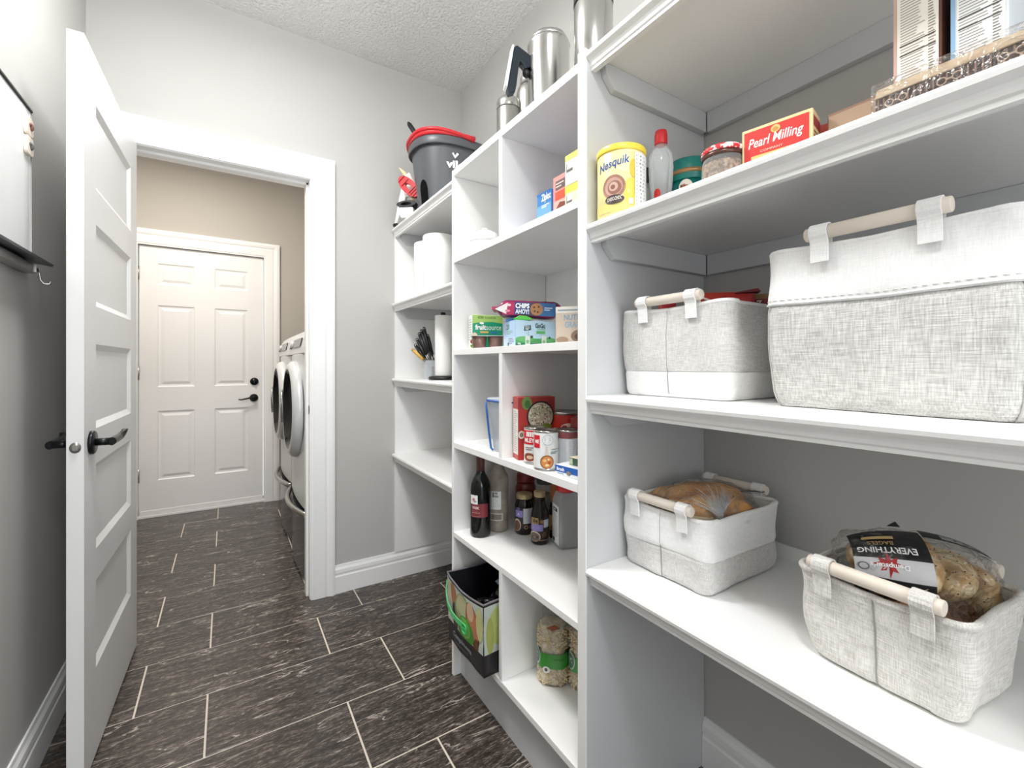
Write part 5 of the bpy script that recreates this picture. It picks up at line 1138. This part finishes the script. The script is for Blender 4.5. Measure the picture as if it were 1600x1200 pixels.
# --- bottom shelf
z = 0.181 + 0.0005
t = thing('shopping_bag', 'black reusable shopping bag printed with green and red fruit, green handles', 'bag', (0.800, 1.318, z), FX)
WB, DB, HB = 0.262, 0.285, 0.226
def bagpt(u, v, off=0.0):
    """u in [0,1) round the bag, v height 0..1"""
    per = [(-WB / 2, -DB / 2), (WB / 2, -DB / 2), (WB / 2, DB / 2), (-WB / 2, DB / 2)]
    k = u * 4; i = int(k) % 4; f = k - int(k); a, b_ = per[i], per[(i + 1) % 4]
    x, y = a[0] + (b_[0] - a[0]) * f, a[1] + (b_[1] - a[1]) * f
    bulge = 0.010 * math.sin(PI * f) * (0.3 + 0.7 * v) * (1 if i in (0, 2) else -0.8)
    nx, ny = ((0, -1), (1, 0), (0, 1), (-1, 0))[i]
    w_ = 0.003 * noise.noise(Vector((x * 14, y * 14, v * 4)))
    s = 0.97 + 0.03 * v
    return Vector((x * s + nx * (bulge + w_ + off), y * s + ny * (bulge + w_ + off), HB * v - 0.010 * math.sin(PI * f) * v * (1 if i in (0, 2) else 0)))
nu = 80
MB().rings([[bagpt(k / nu, v) for k in range(nu)] for v in [i / 14 for i in range(15)]], 0, True, cap0=True).out('bag_body', bumpy(base_mat('black_woven_bag', rgb('#2b292b'), 0.4), 300, 0.2), t)
MB().rings([[bagpt(k / nu, v, -0.004) for k in range(nu)] for v in (1.0, 0.6, 0.3, 0.03)], 0, True, cap1=True).out('bag_lining', base_mat('dark_blue_lining', rgb('#14151d'), 0.5), t)
MB().tube([bagpt(k / nu, 1.0, -0.001) for k in range(nu)], 0.0032, 8, closed=True).out('rim_binding', col('#6f6a70', 0.6), t)
for nm, u0 in (('front_print', 0.0), ('side_print', 0.25)):
    mp = (lambda u0: lambda u, v, l: tuple(bagpt(min(0.9999, u0 + 0.25 * (u + 0.5)), v, l)))(u0)
    P = Print(mp, 0.0008)
    def gg(a0, b0, a1, b1, h): P.grid(lambda a, b_: (a0 + (a1 - a0) * a, b0 + (b1 - b0) * b_), 16, 12, h)
    def blob(cu_, cv_, ru, rv, h, tilt=0.0):
        m = P.mi(h); N_ = 26; vs = [P.mp(cu_, cv_, P.l)]; fs = []
        for R_ in range(1, 6):
            for k in range(N_):
                a = 2 * PI * k / N_; x, y = ru * R_ / 5 * math.cos(a), rv * R_ / 5 * math.sin(a)
                u = cu_ + x * math.cos(tilt) - y * math.sin(tilt); v = cv_ + x * math.sin(tilt) + y * math.cos(tilt)
                vs.append(P.mp(max(-0.497, min(0.497, u)), max(0.31, min(0.965, v)), P.l))
        for k in range(N_): fs.append((0, 1 + k, 1 + (k + 1) % N_))
        for R_ in range(4):
            for k in range(N_): fs.append((1 + R_ * N_ + k, 1 + (R_ + 1) * N_ + k, 1 + (R_ + 1) * N_ + (k + 1) % N_, 1 + R_ * N_ + (k + 1) % N_))
        P.b.add(vs, fs, m)
    gg(-0.497, 0.31, 0.497, 0.965, '#bfc9c0')
    if nm == 'front_print':
        blob(-0.42, 0.78, 0.10, 0.20, '#c9c3ae'); blob(-0.26, 0.80, 0.10, 0.17, '#a8694f', 0.2); blob(-0.24, 0.45, 0.08, 0.25, '#463b36'); blob(0.02, 0.60, 0.24, 0.36, '#8f9c70'); blob(0.04, 0.62, 0.20, 0.32, '#b9b78f', 0.2)
        blob(0.26, 0.62, 0.14, 0.32, '#5c2f25', 0.2); blob(0.26, 0.66, 0.12, 0.27, '#c07a5c', 0.25); blob(0.22, 0.80, 0.08, 0.14, '#d3b493'); blob(0.08, 0.44, 0.20, 0.22, '#4f9a3c', -0.3); blob(0.06, 0.48, 0.15, 0.15, '#83c45c', -0.3); blob(0.42, 0.70, 0.07, 0.24, '#c9c98b'); blob(0.34, 0.36, 0.05, 0.10, '#6b4a2a')
        P.text('Compliments', -0.30, 0.130, 0.22, 0.235, '#9aa3a6', 0.02, 0.2); P.lines(-0.22, 0.085, 0.30, 0.105, 1, '#6d7072', 0.4)
    else:
        blob(0.0, 0.62, 0.36, 0.34, '#c6c886'); blob(-0.25, 0.66, 0.20, 0.28, '#b9c47a'); blob(0.28, 0.46, 0.20, 0.16, '#7d8585'); blob(-0.42, 0.55, 0.05, 0.25, '#a8af5c')
    P.out(t, nm)
g_ = col('#5fc07a', 0.5)
hx_ = [(-0.125, -DB / 2 - 0.004, 0.195), (-0.112, -DB / 2 - 0.014, 0.165), (-0.085, -DB / 2 - 0.020, 0.140), (-0.050, -DB / 2 - 0.022, 0.126), (-0.010, -DB / 2 - 0.020, 0.119), (0.030, -DB / 2 - 0.014, 0.117)]
b = MB(); b.ribbon(hx_, (0, 0, 1), 0.016, 0.003); b.out('strap', g_, t)
bk = MB(); bk.tube([Vector((0.036 + 0.013 * math.copysign(abs(math.cos(a)) ** 0.5, math.cos(a)), -DB / 2 - 0.018, 0.114 + 0.014 * math.copysign(abs(math.sin(a)) ** 0.5, math.sin(a)))) for a in [2 * PI * k / 20 for k in range(20)]], 0.0030, 8, closed=True)
bk.box(0.025, 0.047, -DB / 2 - 0.020, -DB / 2 - 0.016, 0.112, 0.116); bk.out('buckle', col('#3fb765', 0.4), t)
b = MB(); b.ribbon([Vector((WB / 2 + 0.010, 0.010 + 0.034 * math.cos(a), 0.178 + 0.030 * math.sin(a))) for a in [PI * 0.95 + PI * 1.1 * k / 16 for k in range(17)]], (1, 0, 0), 0.022, 0.003); b.out('handle', g_, t)
tl = thing('bin_bag_roll', 'crumpled shiny black bin liners inside the fruit-print shopping bag', 'bin liners', (0.815, 1.300, z + 0.006))
for i, (x, y, zz, r) in enumerate(((-0.03, 0.01, 0.085, (0.080, 0.075, 0.080)), (0.05, -0.03, 0.105, (0.060, 0.060, 0.072)), (0.045, 0.05, 0.125, (0.05, 0.045, 0.06)))):
    MB().ell((x, y, zz), r, 40, 26, nz=0.35, fr=3.0, seed=i * 7.7).out('liner_bundle', M['bin_liner'], tl)
MB().ell((0.015, 0.055, 0.182), (0.026, 0.018, 0.010), 20, 12, nz=0.4, seed=3).out('pale_blue_tag', col('#8fa4bd', 0.2), tl)

def pasta_bag(label, x, y, w, d, h, rz, seed):
    t = thing('pasta_bag', label, 'pasta bag', (x, y, z), rz, 'bags of short pasta')
    def pt(a, v, off=0.0):
        k = 1.0 if v < 0.62 else 1 - 0.72 * ((v - 0.62) / 0.38) ** 1.7
        if v < 0.08: k *= 0.80 + 2.5 * v
        n_ = 1 + 0.06 * noise.noise(Vector((math.cos(a) * 1.8 + seed, math.sin(a) * 1.8, v * 4)))
        ca, sa = math.sin(a), -math.cos(a)
        return Vector((w / 2 * math.copysign(abs(ca) ** 0.75, ca) * (0.55 + 0.45 * k) * n_ + off * ca, d / 2 * math.copysign(abs(sa) ** 0.75, sa) * k * n_ + off * sa, h * v))
    A = [2 * PI * k / 40 for k in range(40)]
    MB().rings([[pt(a, v) for a in A] for v in [i / 20 for i in range(17)]], 0, True, cap0=True, cap1=True).out('pasta_fill', M['pasta_grey'], t)
    b = MB(); rnd = random.Random(seed)
    for k in range(230):
        a = rnd.uniform(-1.9, 1.9); v = rnd.choice([rnd.uniform(0.02, 0.24), rnd.uniform(0.50, 0.78)]); c = pt(a, v, 0.0015)
        dr = Vector((rnd.uniform(-1, 1), rnd.uniform(-0.3, 0.3), rnd.uniform(-1, 1))).normalized() * 0.0065; up = Vector((0, 0, 1)).cross(dr) * 0.25
        b.tube([c - dr, c + up, c + dr], 0.0021, 5)
    tag(b.out('short_pasta', M['pasta'], t), kind='stuff')
    MB().rings([[pt(a, v, 0.0045) for a in A] for v in [i / 20 for i in range(0, 21)]], 0, True, cap0=True, cap1=True).out('bag_film', M['film'], t)
    MB().rings([[pt(a, v, 0.0056) for a in A] for v in (0.26, 0.31, 0.36, 0.41, 0.46)], 0, True).out('green_band', col('#3f9a38', 0.3), t)
    P = Print(lambda u, v, l: tuple(pt(u / (w / 2), v / h, 0.0062 + l)))
    P.ell(-0.048, h * 0.40, 0.017, 0.026, '#cfd8cf'); P.ell(-0.048, h * 0.40, 0.014, 0.022, '#56806a'); P.text('PC', -0.056, h * 0.37, -0.042, h * 0.44, '#dfe8df', 0.02); P.ell(-0.012, h * 0.25, 0.009, 0.010, '#eceee8'); P.ell(-0.012, h * 0.25, 0.004, 0.005, '#5b5b4a')
    P.rect(0.002, h * 0.385, 0.030, h * 0.40, '#2f7d2e'); P.poly([(-0.014, h * 0.80), (0.004, h * 0.845), (0.018, h * 0.805), (0.0, h * 0.765)], '#9c5433'); P.out(t)
pasta_bag('bag of short pasta with a green band, left one on the bottom shelf', 0.838, 1.076, 0.082, 0.070, 0.218, -0.72, 3.0)
pasta_bag('bag of short pasta with a green band, right one half behind the partition', 0.905, 1.010, 0.082, 0.066, 0.212, -0.50, 9.0)

# --- top of the unit
z = 1.855 + 0.0005
t = thing('steel_canister', 'small brushed steel canister with domed lid on top of the cubby unit', 'canister', (0.850, 1.350, z))
MB().lathe([(0.040, 0), (0.042, 0.003), (0.042, 0.192), (0.041, 0.194)], 40).out('canister_body', M['chrome'], t)
MB().lathe([(0.0425, 0.195), (0.043, 0.197), (0.043, 0.214), (0.040, 0.226), (0.030, 0.236), (0.012, 0.241), (0, 0.242)], 40).out('lid', M['steel'], t)
MB().ell((-0.0455, 0.012, 0.10), (0.004, 0.004, 0.004), 10, 6).out('side_knob', M['paper_white'], t)
t = thing('steel_flask', 'tall narrow steel flask between the canister and the steel kettle', 'flask', (0.918, 1.322, z))
MB().lathe([(0.042, 0), (0.044, 0.004), (0.044, 0.250), (0.040, 0.275), (0.030, 0.290)], 40).out('flask_body', M['chrome'], t)
MB().lathe([(0.031, 0.2905), (0.031, 0.315), (0.027, 0.320), (0, 0.320)], 32).out('cap', M['chrome'], t)
t = thing('steel_kettle', 'large polished steel kettle with long black and chrome handle', 'kettle', (0.832, 1.090, z), -0.30)
MB().lathe([(0.060, 0), (0.066, 0.004), (0.066, 0.020), (0.064, 0.024), (0.064, 0.250), (0.066, 0.256), (0.064, 0.262)], 56).out('kettle_body', M['steel'], t)
MB().lathe([(0.063, 0.2625), (0.055, 0.280), (0.030, 0.290), (0.012, 0.292), (0.014, 0.310), (0, 0.314)], 48).out('lid', M['steel'], t)
hb = MB().prism([(-0.062, 0.215), (-0.062, 0.180), (-0.078, 0.172), (-0.084, 0.182), (-0.096, 0.192), (-0.106, 0.116), (-0.110, 0.098), (-0.128, 0.090), (-0.134, 0.102), (-0.112, 0.232), (-0.104, 0.238)], 'y', -0.013, 0.013)
hb.out('handle', base_mat('blue_black_plastic', rgb('#1d2a33'), 0.3), t, bevel=0.003)
MB().prism([(-0.1345, 0.106), (-0.141, 0.112), (-0.1185, 0.236), (-0.1125, 0.236)], 'y', -0.014, 0.014).out('pale_strip', col('#f1f1ef', 0.2), t, bevel=0.001)
MB().ell((-0.072, 0, 0.166), (0.012, 0.012, 0.014), 14, 8).out('handle_mount', M['black_plastic'], t)
t = thing('steel_canister', 'steel canister with dark edge beside the partition, mostly out of view', 'canister', (0.802, 0.860, z))
MB().lathe([(0.048, 0), (0.050, 0.003), (0.050, 0.210), (0.049, 0.212)], 44).out('canister_body', M['steel'], t)
MB().lathe([(0.0505, 0.213), (0.051, 0.216), (0.051, 0.236), (0.045, 0.250), (0, 0.254)], 44).out('lid', M['black_plastic'], t)

# ================================================================== CORNER SHELVES: contents
z = 1.862 + 0.0005
t = thing('mop_bucket', 'charcoal oval mop bucket with red rim handle on the top corner shelf', 'bucket', (0.925, 1.965, z))
def bk_(a, s, zz, dz=0.0):
    ca, sa = math.cos(a), math.sin(a); A_, B_ = 0.213, 0.165
    return Vector((A_ * s * math.copysign(abs(ca) ** 0.8, ca), B_ * s * math.copysign(abs(sa) ** 0.8, sa), zz + dz))
AA = [2 * PI * k / 64 for k in range(64)]
def notch(a):  # pouring recess on the far-left side of the bucket foot
    return math.exp(-((a - 2.55) / 0.24) ** 2)
rs = []
for s, zz in ((0.76, 0), (0.78, 0.006), (0.80, 0.05), (0.83, 0.10), (0.86, 0.15), (0.89, 0.20), (0.925, 0.262)):
    rs.append([bk_(a, s * (1 - 0.25 * notch(a) * max(0, 1 - zz / 0.14)), zz) for a in AA])
MB().rings(rs, 0, True, cap0=True).out('bucket_body', M['bucket'], t)
MB().rings([[bk_(a, s, zz) for a in AA] for s, zz in ((0.91, 0.262), (0.80, 0.06), (0.78, 0.03))], 0, True, cap1=True).out('inside', M['bucket'], t)
MB().rings([[bk_(a, s, zz) for a in AA] for s, zz in ((0.925, 0.262), (0.96, 0.262), (0.985, 0.256), (1.0, 0.262), (1.0, 0.290), (0.985, 0.296), (0.94, 0.296), (0.90, 0.262), (0.925, 0.262))], 0, True).out('rim', M['bucket'], t)
hd = [bk_(PI * 0.80 + (PI * 0.72) * k / 30, 1.01, 0.300 + 0.020 * math.sin(PI * k / 30)) for k in range(31)]
MB().tube(hd, [0.010] + [0.0085] * 28 + [0.012, 0.014], 10).out('red_handle', M['red_plastic'], t)
rs = []
for k in range(31):
    a = PI * 0.80 + (PI * 0.72) * k / 30
    rs.append([bk_(a, 1.012, 0.296), bk_(a, 1.012, 0.298 + 0.024 * math.sin(PI * k / 30)), bk_(a, 0.93, 0.304 + 0.026 * math.sin(PI * k / 30)), bk_(a, 0.93, 0.296)])
MB().rings(rs, 0, True, cap0=True, cap1=True).out('red_collar', M['red_plastic'], t)
mp = lambda u, v, l: tuple(bk_(u / 0.19 + 1.5 * PI - 0.36, 0.80 + (v - 0.05) * 0.60 + 0.012 + l * 6, v))
P = Print(mp); P.text('vileda', -0.020, 0.160, 0.120, 0.195, '#f4f4f4', 0.045); P.poly([(0.008, 0.222), (0.022, 0.202), (0.038, 0.224), (0.030, 0.229), (0.022, 0.215), (0.014, 0.228)], '#f4f4f4'); P.out(t, 'white_lettering')
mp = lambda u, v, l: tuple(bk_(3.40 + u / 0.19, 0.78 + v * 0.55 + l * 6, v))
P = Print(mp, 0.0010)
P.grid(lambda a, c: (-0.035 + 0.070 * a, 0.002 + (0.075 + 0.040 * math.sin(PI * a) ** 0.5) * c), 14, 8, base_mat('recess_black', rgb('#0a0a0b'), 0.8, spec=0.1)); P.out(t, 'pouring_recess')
t = thing('brush', 'black and red handled brush standing in the mop bucket', 'brush', (0.850, 2.010, z + 0.02))
MB().cyl((0.03, -0.02, 0.035), (-0.055, 0.035, 0.330), 0.009, 14).out('red_shaft', M['red_plastic'], t)
MB().tube([(-0.055, 0.035, 0.330), (-0.066, 0.044, 0.345), (-0.104, 0.072, 0.418), (-0.110, 0.076, 0.430)], [0.010, 0.0125, 0.0115, 0.006], 14).out('black_grip', M['black_plastic'], t)
MB().ell((0.035, -0.022, 0.026), (0.05, 0.02, 0.018), 16, 10).out('bristles', col('#3c3c3c', 0.8), t)
t = thing('duster_stick', 'pale yellow stick tip leaning behind the mop bucket', 'stick', (0.790, 2.225, z))
MB().tube([(0.03, -0.06, 0.0), (0.0, 0.0, 0.225), (-0.012, 0.020, 0.268), (-0.030, 0.050, 0.305)], [0.006, 0.010, 0.011, 0.003], 10).out('stick', col('#eadcae', 0.6), t)

t = thing('spray_mop_head', 'white folded mop board with black foot leaning on the top corner shelf', 'mop', (0.764, 2.270, z), 0.45)
# slanted white board, standing on edge, leaning towards the bucket
b = MB(); b.prism([(0.030, 0.002), (0.044, 0.002), (-0.040, 0.250), (-0.075, 0.262), (-0.085, 0.245)], 'x', -0.012, 0.0)
pl = [(0.030, 0.0), (0.036, 0.0), (-0.030, 0.235), (-0.078, 0.262), (-0.090, 0.255), (-0.150, 0.08), (-0.120, 0.06), (-0.085, 0.12), (-0.045, 0.100)]
b = MB().prism([(0.034, 0.012), (-0.002, 0.150), (-0.040, 0.252), (-0.070, 0.262), (-0.130, 0.150), (-0.125, 0.135), (-0.050, 0.140), (-0.030, 0.105), (0.020, 0.010)], 'x', -0.012, 0.002)
b.out('white_frame', M['paper_white'], t, bevel=0.002, seg=1)
MB().prism([(0.018, 0.012), (-0.028, 0.105), (-0.100, 0.045), (-0.085, 0.003), (0.012, 0.003)], 'x', -0.004, 0.004).out('grey_pad', col('#9a9a98', 0.8), t)
MB().box(-0.016, 0.006, 0.012, 0.040, 0.0, 0.016).out('black_foot', M['black_plastic'], t, bevel=0.002, seg=1)
MB().box(-0.016, -0.0125, -0.050, -0.045, 0.185, 0.200).box(-0.016, -0.0125, -0.060, -0.056, 0.175, 0.188).out('slot_mark', M['black_plastic'], t)
t = thing('mop_clamp', 'red ribbed mop clamp with an oval hole hanging over a black hinge', 'mop clamp', (0.768, 2.135, z), 0.85)
b = MB()
def ringplate(cy, cz, ry, rz_, iy, iz, tilt, x0, x1, n=28):
    rs = []
    for xx, oy, oz, k in ((x0, ry, rz_, 1), (x1, ry, rz_, 1), (x1, iy, iz, 1), (x0, iy, iz, 1), (x0, ry, rz_, 1)):
        rs.append([(xx, cy + oy * math.cos(a) * math.cos(tilt) - oz * math.sin(a) * math.sin(tilt), cz + oy * math.cos(a) * math.sin(tilt) + oz * math.sin(a) * math.cos(tilt)) for a in [2 * PI * k_ / n for k_ in range(n)]])
    b.rings(rs, 0, False)
ringplate(0.005, 0.160, 0.068, 0.034, 0.024, 0.010, 0.80, -0.012, 0.012)
b.out('red_clamp', M['red_plastic'], t)
for k in range(5):
    o_ = -0.052 + 0.026 * k if k != 2 else -0.038
    MB().box(-0.016, -0.0125, -0.002, 0.002, -0.022, 0.022).out('rib', col('#a81f26', 0.4), t)
    r_ = bpy.data.objects[bpy.context.scene.objects[-1].name] if False else t.children[-1]
    r_.location = (0, 0.005 + o_ * math.cos(0.80), 0.160 + o_ * math.sin(0.80)); r_.rotation_euler = (0.80, 0, 0)
MB().prism([(-0.100, 0.020), (-0.060, 0.0), (-0.030, 0.0), (-0.050, 0.105), (-0.080, 0.100)], 'x', -0.014, 0.010).out('black_hinge', base_mat('dark_slate_plastic', rgb('#2b333b'), 0.35), t, bevel=0.003)
MB().cyl((-0.020, -0.072, 0.098), (0.016, -0.072, 0.098), 0.006, 12).out('steel_pin', M['steel'], t)
MB().prism([(-0.030, 0.0), (0.040, 0.0), (0.046, 0.052), (-0.024, 0.052)], 'x', -0.030, 0.030).out('white_base', M['paper_white'], t, bevel=0.006)
b = MB(); ringplate(0.010, 0.068, 0.050, 0.016, 0.028, 0.008, -0.05, -0.030, 0.030); b.out('black_socket', M['black_plastic'], t)

z = SZ[1] + 0.0005
def roll(label, x, y):
    t = thing('paper_towel_roll', label, 'paper towel', (x, y, z), 0.3, 'paper towel rolls on the corner shelf')
    MB().lathe([(0.021, 0.001), (0.072, 0.001), (0.074, 0.004), (0.074, 0.278), (0.071, 0.282), (0.021, 0.282)], 56, cap=False).out('paper', M['paper_white'], t)
    MB().lathe([(0.0185, 0.0), (0.0205, 0.0), (0.0205, 0.283), (0.0185, 0.283), (0.0185, 0.0)], 24, cap=False).out('cardboard_core', col('#b49c7c', 0.8), t)
    pass
    b = MB(); b.box(0.0730, 0.0750, -0.0010, 0.0, 0.006, 0.278).out('loose_edge', M['paper_white'], t)
    return t
roll_r = 0.074
roll('white paper towel roll, nearest of the three beside the cubby unit', 0.850, 1.975)
roll('white paper towel roll, middle of the three', 0.862, 2.124)
roll('white paper towel roll, farthest of the three, by the end panel', 0.920, 2.262)

z = SZ[2] + 0.0005
t = thing('paper_towel_holder', 'slim paper towel roll on a round black stand', 'paper towel', (0.865, 1.955, z))
MB().lathe([(0.066, 0), (0.069, 0.002), (0.069, 0.010), (0.064, 0.016), (0, 0.016)], 48).out('stand_base', M['black_plastic'], t)
MB().lathe([(0.0, 0.016), (0.007, 0.017), (0.007, 0.305), (0.012, 0.308), (0.012, 0.318), (0, 0.320)], 24).out('stand_pole', M['black_plastic'], t)
MB().lathe([(0.012, 0.018), (0.038, 0.018), (0.0385, 0.021), (0.0385, 0.300), (0.037, 0.303), (0.012, 0.303)], 44, cap=False).out('paper', M['paper_white'], t)
t = thing('knife_block', 'small clear knife block with a fan of black-handled knives', 'knife block', (0.868, 2.090, z), 0.15)
MB().prism([(-0.036, 0.0), (0.036, 0.0), (0.036, 0.064), (0.020, 0.092), (-0.020, 0.092), (-0.036, 0.064)], 'x', -0.030, 0.030).out('block', M['frosted'], t, bevel=0.003)
MB().prism([(-0.028, 0.004), (0.028, 0.004), (0.026, 0.060), (-0.026, 0.060)], 'x', -0.022, 0.022).out('inner_core', col('#8b8c8c', 0.5), t, bevel=0.003)
kl = ['lowest on the left', 'second up on the left', 'third up on the left', 'tallest but one', 'tallest of the fan', 'yellow', 'in the middle of the fan', 'nearest the towel stand', 'shortest, low in front']
kn = [(0.120, 0.175, 0), (0.112, 0.205, 0), (0.100, 0.235, 0), (0.086, 0.250, 0), (0.070, 0.262, 0), (0.095, 0.150, 1), (0.080, 0.200, 0), (0.062, 0.225, 0), (0.072, 0.130, 0)]
for i, (dy, dz, yl) in enumerate(kn):
    x_ = (-0.022 + 0.0055 * i) if not yl else -0.018; base_p = Vector((x_, 0.005, 0.070)); tip = Vector((x_ - (0.045 if yl else 0.010), dy, dz)); dr = (tip - base_p).normalized(); s0 = base_p + (tip - base_p) * 0.34
    nm = MB(); nm.tube([s0, s0 + (tip - s0) * 0.5, tip - dr * 0.004, tip], [0.0075, 0.0092, 0.0085, 0.0055], 8)
    kt = thing('kitchen_knife', 'yellow-handled knife among the black ones in the clear block' if yl else 'black-handled knife in the clear block, ' + kl[i], 'knife', (0, 0, 0), 0, 'black-handled knives in the block' if not yl else None)
    kt.location = (0.868, 2.090, z); kt.rotation_euler = (0, 0, 0.15)
    nm.out('handle', col('#d9ad4f', 0.4) if yl else M['black_plastic'], kt)
    MB().ribbon([base_p - dr * 0.045, s0], (1, 0, 0), 0.0016, 0.014).out('blade', M['steel'], kt)
    MB().tube([tip - dr * 0.012, tip - dr * 0.008], 0.0092, 8).out('rivet_band', M['steel'], kt)
